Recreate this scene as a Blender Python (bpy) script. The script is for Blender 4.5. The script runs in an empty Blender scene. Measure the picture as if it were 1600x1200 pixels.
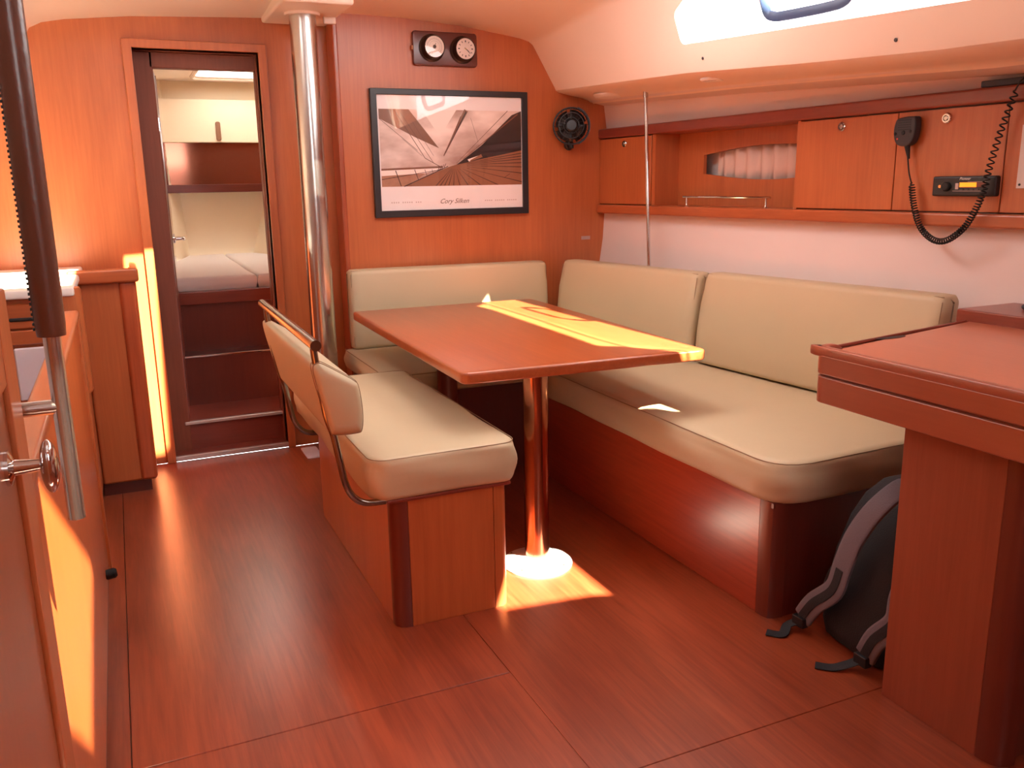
import bpy, bmesh, math, random
from mathutils import Vector, Matrix
random.seed(4)
S = bpy.context.scene
COL = S.collection

# ------------------------------------------------------------------ camera
cam_d = bpy.data.cameras.new('camera'); cam = bpy.data.objects.new('camera', cam_d); COL.objects.link(cam)
yaw, pitch, roll = math.radians(24.03), math.radians(13.10), math.radians(-0.99)
f_ = Vector((math.sin(yaw)*math.cos(pitch), math.cos(yaw)*math.cos(pitch), -math.sin(pitch)))
r_ = Vector((math.cos(yaw), -math.sin(yaw), 0)); u_ = r_.cross(f_)
r2 = math.cos(roll)*r_ + math.sin(roll)*u_; u2 = -math.sin(roll)*r_ + math.cos(roll)*u_
m = Matrix((r2, u2, -f_)).transposed().to_4x4(); m.translation = Vector((0, 0, 1.25))
cam.matrix_world = m
cam_d.sensor_width = 36; cam_d.lens = 36*1352.6/1600; cam_d.clip_start = 0.02
S.camera = cam
# ------------------------------------------------------------------ world, sun, area lights, exposure
w = bpy.data.worlds.new('sky'); S.world = w; w.use_nodes = True
bg = w.node_tree.nodes['Background']; bg.inputs[0].default_value = (1.0, 0.97, 0.96, 1); bg.inputs[1].default_value = 9.0
SUN = Vector((-0.33, 0.88, -1.0))
sd = bpy.data.lights.new('sun', 'SUN'); sd.energy = 92; sd.angle = math.radians(0.7); sd.color = (1.0, 0.86, 0.64)
so = bpy.data.objects.new('sun', sd); so.rotation_euler = SUN.to_track_quat('-Z', 'Y').to_euler(); so.location = (2, -2, 6); COL.objects.link(so)
def area(name, loc, direc, sx, sy, energy, col):
    d = bpy.data.lights.new(name, 'AREA'); d.shape = 'RECTANGLE'; d.size = sx; d.size_y = sy; d.energy = energy; d.color = col
    o = bpy.data.objects.new(name, d); o.location = loc; o.rotation_euler = Vector(direc).to_track_quat('-Z', 'Y').to_euler(); COL.objects.link(o); return o
area('companionway_daylight', (0.75, -0.86, 1.45), (0.1, 1, -0.25), 0.5, 0.5, 2, (1.0, 0.95, 0.92))
area('saloon_hatch_daylight', (1.35, 2.75, 2.08), (0.0, 0.1, -1), 0.6, 0.6, 14, (1.0, 0.95, 0.94))
area('forward_hatch_daylight', (0.85, 6.0, 2.06), (0, -0.1, -1), 0.5, 0.5, 0.5, (1.0, 0.90, 0.84))
S.view_settings.view_transform = 'Standard'; S.view_settings.look = 'None'; S.view_settings.gamma = 1
S.view_settings.use_curve_mapping = False; S.view_settings.exposure = 0.0
S.cycles.max_bounces = 10; S.cycles.diffuse_bounces = 6; S.cycles.glossy_bounces = 5; S.cycles.transparent_max_bounces = 8
S.cycles.sample_clamp_indirect = 6; S.cycles.caustics_reflective = False; S.cycles.caustics_refractive = False
S.cycles.use_denoising = True

# ------------------------------------------------------------------ materials
def lin(c):
    return tuple(((v/255)/12.92 if v/255 <= 0.04045 else ((v/255+0.055)/1.055)**2.4) for v in c) + (1,)
def mat(name, rgb, rough=0.5, metal=0.0, coat=0.0, bump=0.0, bscale=200.0, emit=0.0, spec=0.5, vary=0.0, vscale=6.0):
    M = bpy.data.materials.new(name); M.use_nodes = True; nt = M.node_tree; b = nt.nodes['Principled BSDF']
    c = lin(rgb); b.inputs['Base Color'].default_value = c; b.inputs['Roughness'].default_value = rough
    b.inputs['Metallic'].default_value = metal; b.inputs['Coat Weight'].default_value = coat
    b.inputs['Specular IOR Level'].default_value = spec
    tc = nt.nodes.new('ShaderNodeTexCoord')
    if vary:
        n = nt.nodes.new('ShaderNodeTexNoise'); n.inputs['Scale'].default_value = vscale; n.inputs['Detail'].default_value = 4
        nt.links.new(tc.outputs['Object'], n.inputs['Vector'])
        mx = nt.nodes.new('ShaderNodeMix'); mx.data_type = 'RGBA'
        mx.inputs[6].default_value = tuple(v*(1-vary) for v in c[:3])+(1,); mx.inputs[7].default_value = tuple(min(1, v*(1+vary)) for v in c[:3])+(1,)
        nt.links.new(n.outputs['Fac'], mx.inputs[0]); nt.links.new(mx.outputs[2], b.inputs['Base Color'])
    if bump:
        n2 = nt.nodes.new('ShaderNodeTexNoise'); n2.inputs['Scale'].default_value = bscale; n2.inputs['Detail'].default_value = 3
        nt.links.new(tc.outputs['Object'], n2.inputs['Vector'])
        bp = nt.nodes.new('ShaderNodeBump'); bp.inputs['Strength'].default_value = bump; bp.inputs['Distance'].default_value = 0.004
        nt.links.new(n2.outputs['Fac'], bp.inputs['Height']); nt.links.new(bp.outputs[0], b.inputs['Normal'])
    if emit:
        b.inputs['Emission Color'].default_value = c; b.inputs['Emission Strength'].default_value = emit
    return M
def wood(name, rgb, axis='z', rough=0.3, coat=0.25, contrast=0.22, crough=0.12, bump=0.02):
    M = bpy.data.materials.new(name); M.use_nodes = True; nt = M.node_tree; b = nt.nodes['Principled BSDF']; L = nt.links.new
    tc = nt.nodes.new('ShaderNodeTexCoord'); mp = nt.nodes.new('ShaderNodeMapping')
    sc = {'x': (1.2, 26, 26), 'y': (26, 1.2, 26), 'z': (26, 26, 1.2)}[axis]; mp.inputs['Scale'].default_value = sc
    L(tc.outputs['Object'], mp.inputs['Vector'])
    n = nt.nodes.new('ShaderNodeTexNoise'); n.inputs['Scale'].default_value = 3.2; n.inputs['Detail'].default_value = 6; n.inputs['Roughness'].default_value = 0.62
    n.inputs['Distortion'].default_value = 0.4
    L(mp.outputs[0], n.inputs['Vector'])
    mp2 = nt.nodes.new('ShaderNodeMapping'); mp2.inputs['Scale'].default_value = tuple(v*0.14 if v > 5 else v*0.6 for v in sc); L(tc.outputs['Object'], mp2.inputs['Vector'])
    n2 = nt.nodes.new('ShaderNodeTexNoise'); n2.inputs['Scale'].default_value = 1.3; n2.inputs['Detail'].default_value = 3; n2.inputs['Distortion'].default_value = 1.2; L(mp2.outputs[0], n2.inputs['Vector'])
    ad = nt.nodes.new('ShaderNodeMath'); ad.operation = 'ADD'; L(n.outputs['Fac'], ad.inputs[0]); L(n2.outputs['Fac'], ad.inputs[1])
    mr = nt.nodes.new('ShaderNodeMapRange'); mr.inputs[1].default_value = 0.72; mr.inputs[2].default_value = 1.28; L(ad.outputs[0], mr.inputs[0])
    c = lin(rgb)
    mx = nt.nodes.new('ShaderNodeMix'); mx.data_type = 'RGBA'
    mx.inputs[6].default_value = (c[0]*(1-contrast), c[1]*(1-contrast*1.35), c[2]*(1-contrast*1.5), 1); mx.inputs[7].default_value = (min(1, c[0]*(1+contrast)), c[1]*(1+contrast*1.25), c[2]*(1+contrast*1.3), 1)
    L(mr.outputs[0], mx.inputs[0]); L(mx.outputs[2], b.inputs['Base Color'])
    b.inputs['Roughness'].default_value = max(rough, 0.29); b.inputs['Coat Weight'].default_value = coat; b.inputs['Coat Roughness'].default_value = 0.28
    bp = nt.nodes.new('ShaderNodeBump'); bp.inputs['Strength'].default_value = 0.02; bp.inputs['Distance'].default_value = 0.001; L(n.outputs['Fac'], bp.inputs['Height']); 
    if bump: L(bp.outputs[0], b.inputs['Normal'])
    return M
def glass(name, gloss=0.08, rough=0.02, tint=(1, 1, 1, 1)):
    M = bpy.data.materials.new(name); M.use_nodes = True; nt = M.node_tree; nt.nodes.clear()
    o = nt.nodes.new('ShaderNodeOutputMaterial'); t = nt.nodes.new('ShaderNodeBsdfTransparent'); t.inputs[0].default_value = tint
    g = nt.nodes.new('ShaderNodeBsdfGlossy'); g.inputs['Roughness'].default_value = rough
    lw = nt.nodes.new('ShaderNodeLayerWeight'); pw = nt.nodes.new('ShaderNodeMath'); pw.operation = 'POWER'; pw.inputs[1].default_value = 4.0; nt.links.new(lw.outputs['Facing'], pw.inputs[0])
    fr = nt.nodes.new('ShaderNodeMath'); fr.operation = 'MULTIPLY_ADD'; fr.inputs[1].default_value = 0.85; fr.inputs[2].default_value = gloss*0.5; nt.links.new(pw.outputs[0], fr.inputs[0])
    mx = nt.nodes.new('ShaderNodeMixShader'); nt.links.new(fr.outputs[0], mx.inputs[0]); nt.links.new(t.outputs[0], mx.inputs[1]); nt.links.new(g.outputs[0], mx.inputs[2]); nt.links.new(mx.outputs[0], o.inputs[0])
    return M
W_Z = wood('cherry_vertical', (178, 98, 56), 'z', 0.33, 0.15, 0.12)
W_X = wood('cherry_across', (170, 90, 52), 'x', 0.28, 0.3, 0.14)
W_Y = wood('cherry_lengthwise', (170, 90, 52), 'y', 0.28, 0.3, 0.14)
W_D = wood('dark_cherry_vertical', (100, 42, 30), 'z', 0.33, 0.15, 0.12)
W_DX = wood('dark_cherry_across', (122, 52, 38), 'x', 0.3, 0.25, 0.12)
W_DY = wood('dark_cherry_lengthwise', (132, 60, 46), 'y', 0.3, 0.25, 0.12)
W_MAH = wood('mahogany', (92, 36, 28), 'x', 0.25, 0.5, 0.15)
W_FLOOR = wood('floor_laminate', (138, 62, 36), 'y', 0.24, 0.45, 0.32, 0.11)
W_TABLE = wood('table_veneer', (166, 84, 46), 'y', 0.24, 0.4, 0.14, 0.1)
W_DESK = wood('desk_veneer', (150, 78, 54), 'y', 0.2, 0.6, 0.08, 0.08)
W_LID = wood('chart_lid_sheen_tint', (182, 104, 74), 'y', 0.3, 0.35, 0.06, 0.12, 0)  # lighter than the desk veneer: the liner's reflection put into the colour
W_N = wood('chart_table_panel', (140, 70, 48), 'z', 0.35, 0.12, 0.12)
W_J = wood('doorway_lining_cherry', (128, 68, 50), 'z', 0.5, 0.0, 0.12)
VINYL = mat('beige_vinyl', (194, 178, 146), 0.48, bump=0.12, bscale=26, vary=0.03)
SEAM = mat('seam_thread', (146, 120, 94), 0.7)
CREAM = mat('cream_headliner', (240, 222, 206), 0.42, bump=0.05, bscale=60)
LINER = mat('white_liner', (228, 214, 210), 0.55, vary=0.02)
VLINE = mat('cream_vinyl_lining', (232, 216, 190), 0.6)
SHEET = mat('white_sheet', (228, 222, 222), 0.8, bump=0.4, bscale=9)
STEEL = mat('stainless_steel', (205, 203, 200), 0.22, 1.0)
CHROME = mat('chrome', (225, 225, 225), 0.08, 1.0)
DKSTEEL = mat('dark_steel_tube', (150, 142, 134), 0.18, 1.0)
ALU = mat('aluminium_strip', (214, 208, 204), 0.35, 0.8)
BLACK = mat('black_plastic', (26, 26, 30), 0.38)
BLACK2 = mat('black_rubber', (18, 18, 20), 0.55)
GREYP = mat('grey_plastic', (70, 68, 72), 0.5)
LEATHER = mat('brown_leather', (98, 54, 36), 0.35, coat=0.2, bump=0.15, bscale=120)
WHITE = mat('white_enamel', (238, 234, 230), 0.35)
PAPER = mat('dial_paper', (236, 222, 212), 0.5)
INK = mat('ink_black', (30, 24, 24), 0.5)
GREYINK = mat('ink_grey', (120, 96, 92), 0.6)
FRAME = mat('black_picture_frame', (32, 30, 36), 0.35)
MATB = mat('poster_margin', (252, 246, 246), 0.35)
GLASS = glass('clear_glass'); 
FROST = bpy.data.materials.new('frosted_acrylic'); FROST.use_nodes = True; _n = FROST.node_tree; _n.nodes.clear()
_o = _n.nodes.new('ShaderNodeOutputMaterial'); _t = _n.nodes.new('ShaderNodeBsdfTranslucent'); _t.inputs[0].default_value = (0.6, 0.6, 0.62, 1); _n.links.new(_t.outputs[0], _o.inputs[0])
SCREEN = mat('orange_display', (255, 140, 30), 0.3, emit=1.4)
SCREEN2 = mat('dim_display', (110, 52, 40), 0.3)
BLUE = mat('blue_grey_gasket', (62, 84, 124), 0.4)
NAVY = mat('navy_box', (44, 52, 72), 0.45)
BAGB = mat('black_nylon', (22, 22, 28), 0.75, bump=0.3, bscale=260)
BAGG = mat('grey_webbing', (104, 96, 104), 0.85, bump=0.3, bscale=240)
MIRROR = mat('mirror', (215, 205, 200), 0.04, 1.0)
SMOKED = mat('polished_dark_panel', (150, 92, 72), 0.09, 0.75)
CURTAIN = mat('pale_curtain', (222, 196, 184), 0.9, bump=0.6, bscale=14)
PLATE = mat('instrument_plate', (214, 206, 202), 0.4)
RED = mat('red_button', (220, 60, 50), 0.4)
LIGHTW = mat('towel_white', (222, 212, 220), 0.7)

# ------------------------------------------------------------------ helpers
class T:  # a thing: an Empty at its base
    pass
def thing(name, label, cat, loc=(0, 0, 0), group=None):
    o = bpy.data.objects.new(name, None); COL.objects.link(o); o.location = loc; o.empty_display_size = 0.05
    o['label'] = label; o['category'] = cat
    if group: o['group'] = group
    return o
def tag(o, label, cat, group=None):
    o['label'] = label; o['category'] = cat
    if group: o['group'] = group
    return o
def wloc(o):
    v = Vector((0, 0, 0))
    while o is not None: v = v + o.location; o = o.parent
    return v
def emit(name, bm, material, parent=None, base=None, smooth=True, ang=35, label=None, kind=None):
    """world-space bmesh -> ONE object; origin at base"""
    if base is None:
        if parent is not None: base = wloc(parent)
        else:
            cs = [v.co for v in bm.verts]
            base = Vector(((min(c.x for c in cs)+max(c.x for c in cs))/2, (min(c.y for c in cs)+max(c.y for c in cs))/2, min(c.z for c in cs)))
    base = Vector(base)
    bmesh.ops.recalc_face_normals(bm, faces=bm.faces[:])
    bmesh.ops.translate(bm, verts=bm.verts[:], vec=-base)
    me = bpy.data.meshes.new(name); bm.to_mesh(me); bm.free()
    for mt in (material if isinstance(material, (list, tuple)) else [material]): me.materials.append(mt)
    if smooth:
        me.polygons.foreach_set('use_smooth', [True]*len(me.polygons)); me.set_sharp_from_angle(angle=math.radians(ang))
    o = bpy.data.objects.new(name, me); COL.objects.link(o)
    if smooth and ang < 50 and len(me.polygons) < 400:
        wn = o.modifiers.new('weighted_normals', 'WEIGHTED_NORMAL'); wn.keep_sharp = True; wn.weight = 80
    if parent is not None:
        o.parent = parent; o.location = base - wloc(parent)
    else: o.location = base
    if label: o['label'] = label
    if kind: o['kind'] = kind
    return o
def struct(name, bm, material, parent=None, **k):
    o = emit(name, bm, material, parent, **k)
    if parent is None: o['kind'] = 'structure'
    return o
def NB(): return bmesh.new()
def join(bm, other, mi=None):
    me = bpy.data.meshes.new('t'); 
    if mi is not None:
        for f in other.faces: f.material_index = mi
    other.to_mesh(me); other.free(); bm.from_mesh(me); bpy.data.meshes.remove(me); return bm
def box(x0, x1, y0, y1, z0, z1, r=0.0, seg=2, bm=None, mi=0):
    b = bmesh.new(); bmesh.ops.create_cube(b, size=1)
    for v in b.verts: v.co = Vector(((x0+x1)/2+v.co.x*(x1-x0), (y0+y1)/2+v.co.y*(y1-y0), (z0+z1)/2+v.co.z*(z1-z0)))
    if r: bmesh.ops.bevel(b, geom=b.edges[:], offset=r, segments=seg, profile=0.5, affect='EDGES')
    if bm is None:
        for f in b.faces: f.material_index = mi
        return b
    return join(bm, b, mi)
def xf(bm, M):
    bmesh.ops.transform(bm, matrix=M, verts=bm.verts[:]); return bm
def prism(pts, vec, r=0.0, seg=2):
    """pts: planar loop of 3D points, extruded by vec"""
    b = bmesh.new(); vs = [b.verts.new(p) for p in pts]; f = b.faces.new(vs)
    e = bmesh.ops.extrude_face_region(b, geom=[f]); nv = [g for g in e['geom'] if isinstance(g, bmesh.types.BMVert)]
    bmesh.ops.translate(b, verts=nv, vec=vec); bmesh.ops.recalc_face_normals(b, faces=b.faces[:])
    if r: bmesh.ops.bevel(b, geom=b.edges[:], offset=r, segments=seg, profile=0.5, affect='EDGES')
    return b
def rrect(x0, x1, y0, y1, rad, n=6, corners=(1, 1, 1, 1)):
    out = []
    for (cx, cy, a0, c) in ((x1, y1, 0, corners[0]), (x0, y1, 90, corners[1]), (x0, y0, 180, corners[2]), (x1, y0, 270, corners[3])):
        rr = rad*c
        if rr <= 0: out.append((cx, cy)); continue
        ox = cx - rr*(1 if cx == x1 else -1); oy = cy - rr*(1 if cy == y1 else -1)
        for i in range(n+1):
            a = math.radians(a0+90*i/n); out.append((ox+rr*math.cos(a), oy+rr*math.sin(a)))
    return out
def catmull(P, n=8, closed=False):
    P = [Vector(p) for p in P]; out = []; N = len(P)
    rng = range(N) if closed else range(N-1)
    for i in rng:
        p0 = P[(i-1) % N] if closed or i > 0 else P[0]; p1 = P[i]; p2 = P[(i+1) % N]; p3 = P[(i+2) % N] if closed or i+2 < N else P[-1]
        for k in range(n):
            t = k/n; out.append(0.5*((2*p1)+(-p0+p2)*t+(2*p0-5*p1+4*p2-p3)*t*t+(-p0+3*p1-3*p2+p3)*t**3))
    if not closed: out.append(P[-1])
    return out
def tube(path, r, n=10, closed=False, cap=True, flat=None, bm=None, mi=0):
    """flat: (half_w, half_t, ref) gives a ribbon with rounded-rect section"""
    b = bmesh.new(); P = [Vector(p) for p in path]; N = len(P); rings = []; up = None
    for i in range(N):
        if closed: t = (P[(i+1) % N]-P[i-1]).normalized()
        else: t = (P[min(i+1, N-1)]-P[max(i-1, 0)]).normalized()
        if flat: ref = Vector(flat[2]); s = t.cross(ref); s = (ref - t*ref.dot(t)).normalized(); q = t.cross(s)
        else:
            if up is None: up = Vector((0, 0, 1)) if abs(t.z) < 0.9 else Vector((1, 0, 0))
            s = (up - t*up.dot(t)).normalized(); up = s; q = t.cross(s)
        ring = []
        rr = r[i] if isinstance(r, (list, tuple)) else r
        for k in range(n):
            a = 2*math.pi*(k+0.5)/n
            if flat:
                ca, sa = math.cos(a), math.sin(a); e = 0.35
                ring.append(b.verts.new(P[i]+s*flat[0]*math.copysign(abs(ca)**e, ca)+q*flat[1]*math.copysign(abs(sa)**e, sa)))
            else: ring.append(b.verts.new(P[i]+(s*math.cos(a)+q*math.sin(a))*rr))
        rings.append(ring)
    for i in range(N if closed else N-1):
        A, B = rings[i], rings[(i+1) % N]
        for k in range(n): b.faces.new((A[k], A[(k+1) % n], B[(k+1) % n], B[k]))
    if cap and not closed: b.faces.new(rings[0][::-1]); b.faces.new(rings[-1])
    for f in b.faces: f.material_index = mi
    return b if bm is None else join(bm, b)
def lathe(prof, c, axis=(0, 0, 1), n=32):
    """prof: (radius, height) list; revolved about axis at c"""
    b = bmesh.new(); ax = Vector(axis).normalized(); s = Vector((1, 0, 0)) if abs(ax.x) < 0.9 else Vector((0, 1, 0)); s = (s-ax*s.dot(ax)).normalized(); q = ax.cross(s); c = Vector(c)
    rings = []
    for (r, h) in prof:
        if r < 1e-6: rings.append([b.verts.new(c+ax*h)])
        else: rings.append([b.verts.new(c+ax*h+(s*math.cos(2*math.pi*k/n)+q*math.sin(2*math.pi*k/n))*r) for k in range(n)])
    for A, B in zip(rings, rings[1:]):
        for k in range(n):
            if len(A) == 1 and len(B) == 1: continue
            if len(A) == 1: b.faces.new((A[0], B[(k+1) % n], B[k]))
            elif len(B) == 1: b.faces.new((A[k], A[(k+1) % n], B[0]))
            else: b.faces.new((A[k], A[(k+1) % n], B[(k+1) % n], B[k]))
    if len(rings[0]) > 1: b.faces.new(rings[0][::-1])
    if len(rings[-1]) > 1: b.faces.new(rings[-1])
    return b
def cut(o, cutters):
    """boolean difference of world-space bmesh cutters"""
    tmp = []
    for cb in cutters:
        bmesh.ops.recalc_face_normals(cb, faces=cb.faces[:]); me = bpy.data.meshes.new('c'); cb.to_mesh(me); cb.free(); co = bpy.data.objects.new('c', me); COL.objects.link(co)
        md = o.modifiers.new('b', 'BOOLEAN'); md.operation = 'DIFFERENCE'; md.object = co; md.solver = 'EXACT'; tmp.append(co)
    dg = bpy.context.evaluated_depsgraph_get(); dg.update()
    nm = bpy.data.meshes.new_from_object(o.evaluated_get(dg)); old = o.data; o.modifiers.clear(); o.data = nm; nm.name = o.name
    for co in tmp: bpy.data.objects.remove(co, do_unlink=True)
    return o
def text(name, body, size, org, right, up, material, parent, shear=0.0, label=None, depth=0.0006):
    cu = bpy.data.curves.new(name, 'FONT'); cu.body = body; cu.size = size; cu.shear = shear; cu.align_x = 'CENTER'; cu.extrude = depth/2; cu.resolution_u = 3
    to = bpy.data.objects.new(name, cu); COL.objects.link(to); dg = bpy.context.evaluated_depsgraph_get(); dg.update()
    me = bpy.data.meshes.new_from_object(to.evaluated_get(dg)); bpy.data.objects.remove(to, do_unlink=True)
    R = Vector(right).normalized(); U = Vector(up).normalized(); N = R.cross(U); base = wloc(parent)
    M = Matrix((R, U, N)).transposed().to_4x4(); M.translation = Vector(org)-base; me.transform(M)
    me.materials.clear(); me.materials.append(material)
    o = bpy.data.objects.new(name, me); COL.objects.link(o); o.parent = parent
    if label: o['label'] = label
    return o
def cushion(pts, z0, z1, r=0.028, puff=0.006, crown=0.008, seed=0):
    """pts 2D loop (x,y) ccw; soft-edged slab with a gentle crown"""
    b = bmesh.new(); n = len(pts); c = Vector((sum(p[0] for p in pts)/n, sum(p[1] for p in pts)/n)); rings = []
    def ring(inset, z):
        out = []
        for i in range(n):
            p = Vector(pts[i]); a = Vector(pts[i-1]); d = Vector(pts[(i+1) % n]); t = (d-a)
            if t.length < 1e-6: t = Vector((1, 0))
            t.normalize(); nn = Vector((t.y, -t.x))
            wv = 0.0025*math.sin(i*0.9+z*60+seed)+0.002*math.sin(i*0.37+seed*2)
            q = p-nn*(inset-wv*(1 if inset < r else 0)); out.append(b.verts.new((q.x, q.y, z)))
        return out
    k = 5
    for i in range(k+1):
        a = math.pi/2*i/k; rings.append(ring(r*(1-math.sin(a)), z0+r*(1-math.cos(a))))
    for q_ in (0.15, 0.32, 0.5, 0.68, 0.85): rings.append(ring(-puff*math.sin(math.pi*q_), z0+r+(z1-z0-2*r)*q_))
    for i in range(k+1):
        a = math.pi/2*i/k; rings.append(ring(r*(1-math.cos(a)), z1-r+r*math.sin(a)))
    for A, B in zip(rings, rings[1:]):
        for i in range(n): b.faces.new((A[i], A[(i+1) % n], B[(i+1) % n], B[i]))
    prev = rings[-1]
    for s in (0.85, 0.65, 0.4, 0.15):
        cur = []
        for v in prev_pts(rings[-1], c, s, z1+crown*(1-s*s)): cur.append(b.verts.new(v))
        for i in range(n): b.faces.new((prev[i], prev[(i+1) % n], cur[(i+1) % n], cur[i]))
        prev = cur
    b.faces.new(prev); b.faces.new(rings[0][::-1])
    return b
def prev_pts(ring, c, s, z):
    return [(c.x+(v.co.x-c.x)*s, c.y+(v.co.y-c.y)*s, z) for v in ring]
def dense(pts, step=0.06):
    out = []; n = len(pts)
    for i in range(n):
        a = Vector(pts[i]); b = Vector(pts[(i+1) % n]); L = (b-a).length; k = max(1, int(L/step))
        for j in range(k): out.append(tuple(a+(b-a)*j/k))
    return out
def inset_loop(pts, d):
    out = []; n = len(pts)
    for i in range(n):
        t = (Vector(pts[(i+1) % n])-Vector(pts[i-1])).normalized(); nn = Vector((t.y, -t.x)); p = Vector(pts[i])-nn*d; out.append(p)
    return out
YB = 4.186; YP = 4.07
CAB = lambda y: 2.34-0.07*(y-4.07)          # face of the starboard lockers (x at a given y)

# ================================================================== SETTING
# floor: dark sub-floor with laminate panels, joints recessed
fl = struct('floor', box(-1.0, 3.0, -1.6, 4.20, -0.05, -0.006), mat('sub_floor', (40, 18, 12), 0.6), base=(0, 0, -0.05))
def fpanel(x0, x1, y0, y1): emit('floor_panel', box(x0, x1, y0, y1, -0.0058, 0.0, 0.0012, 1), W_FLOOR, fl)
fpanel(-0.098, 0.8135, 1.871, 4.185); fpanel(-0.098, 0.8142, -1.5, 1.868); fpanel(0.8147, 2.95, 1.4008, 4.185); fpanel(0.8144, 2.95, -1.5, 1.3992); fpanel(-0.95, -0.1, -1.5, 4.185)
# headliner
def zb(y):
    K = [(-1.6, 1.50), (1.5, 1.565), (2.0, 1.585), (2.97, 1.65), (4.07, 1.692), (4.5, 1.70)]
    for (a, va), (b_, vb) in zip(K, K[1:]):
        if y <= b_: return va+(vb-va)*(y-a)/(b_-a)
    return K[-1][1]
def zo(y):
    K = [(-1.6, 1.528), (1.0, 1.530), (1.7, 1.540), (2.7, 1.594), (4.07, 1.640), (4.5, 1.65)]
    for (a, va), (b_, vb) in zip(K, K[1:]):
        if y <= b_: return va+(vb-va)*(y-a)/(b_-a)
    return K[-1][1]
def rise(y):
    K = [(-1.6, 0.20), (2.3, 0.20), (2.95, 0.13), (3.3, 0.06), (4.07, 0.0), (4.5, -0.01)]
    for (a, va), (b_, vb) in zip(K, K[1:]):
        if y <= b_: return va+(vb-va)*(y-a)/(b_-a)
    return 0
def prof(y):
    q = rise(y); z0 = zb(y); s = max(0.0, 4.07-y)
    P = [(-1.0, 0.9), (-0.62, 1.25), (-0.30, 1.77), (-0.265, 1.84), (-0.235, 1.89), (-0.19, 1.915+q*.8), (-0.105, 1.932+q), (0.14, 1.957+q), (0.4, 1.969+q), (0.8, 1.985+q), (1.03, 1.997+q), (1.29, 1.993+q), (1.57, 1.974+q), (1.80, 1.945+q), (1.89, 1.932+q), (1.935, 1.920+q), (1.957, 1.905+q), (1.97, 1.885+q)]
    P += [(2.075-0.0*s, z0+0.02), (2.083, z0+0.004), (2.10, z0-0.006), (2.16, z0-0.018), (2.235, (z0+zo(y))/2-0.004), (2.285, zo(y)+0.006), (2.30, zo(y)-0.004)]
    return P
def lofted(stations, fn, th=0.014):
    b = bmesh.new(); rows = []
    for y in stations:
        P = fn(y); inner = [b.verts.new((x, y, z)) for x, z in P]
        outer = []
        for i, (x, z) in enumerate(P):
            a = P[max(0, i-1)]; c = P[min(len(P)-1, i+1)]; t = Vector((c[0]-a[0], c[1]-a[1])).normalized(); outer.append(b.verts.new((x-t.y*th, y, z+t.x*th)))
        rows.append((inner, outer))
    for (i0, o0), (i1, o1) in zip(rows, rows[1:]):
        for k in range(len(i0)-1):
            b.faces.new((i0[k], i0[k+1], i1[k+1], i1[k])); b.faces.new((o0[k], o1[k], o1[k+1], o0[k+1]))
        b.faces.new((i0[0], i1[0], o1[0], o0[0])); b.faces.new((i0[-1], o0[-1], o1[-1], i1[-1]))
    for (i_, o_), fl_ in ((rows[0], 1), (rows[-1], 0)):
        for k in range(len(i_)-1): b.faces.new((i_[k], o_[k], o_[k+1], i_[k+1]))
    return b
ST = [-1.4, 0.2, 1.0, 1.8, 2.3, 2.65, 2.95, 3.3, 3.7, 4.07, 4.20]
ceil = struct('ceiling', lofted(ST, prof), CREAM, base=(0, 0, 1.6), ang=28)
def vcut(quad, z0=1.75, z1=2.6): return prism([(x, y, z0) for x, y in quad], (0, 0, z1-z0))
side = lambda y, z: 2.075-(z-zb(y)-0.02)*(0.105/(1.885+rise(y)-zb(y)-0.02))
def wincut():
    pts = []
    for (y, lo) in ((2.945, 1), (2.955, 2), (2.42, 0), (1.27, 0), (1.30, 1)):
        z = 1.865 if lo == 2 else (zb(y)+0.105 if y > 2 else 1.665) if lo else 1.935+rise(y); pts.append((side(y, z)-0.25, y, z))
    return prism([Vector(p) for p in pts], (0.6, 0, 0), 0.02, 3)
def roof(x, y, z):
    t = 1.0
    for _ in range(12):
        py = y-SUN.y*t; t = (1.975+rise(py))-z
    return (x-SUN.x*t, y-SUN.y*t)
cut(ceil, [wincut(),
    vcut([roof(0.015, YB, 0.97), roof(0.132, YB, 0.97), roof(0.098, YB, 0.03), roof(-0.005, YB, 0.03)]),      # unseen roof openings, shaped so the sun patches fall in place
    vcut([roof(-0.48, 3.36, 0.93), roof(-0.17, 3.36, 0.93), roof(-0.17, 4.05, 0.93), roof(-0.48, 4.05, 0.93)]),
    vcut([roof(0.93, 2.19, 0), roof(1.25, 2.19, 0), roof(1.25, 2.55, 0), roof(0.93, 2.55, 0)]),
    vcut([roof(0.79, 3.85, 1.17), roof(0.85, 3.85, 1.17), roof(0.85, 3.85, 1.33), roof(0.79, 3.85, 1.33)]),
    vcut([roof(-0.145, 1.35, 0.86), roof(-0.145, 1.24, 0.52), roof(-0.145, 1.60, 0.24), roof(-0.145, 2.25, 0.34)])])
ceil.data.polygons.foreach_set('use_smooth', [True]*len(ceil.data.polygons)); ceil.data.set_sharp_from_angle(angle=math.radians(28))
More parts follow.
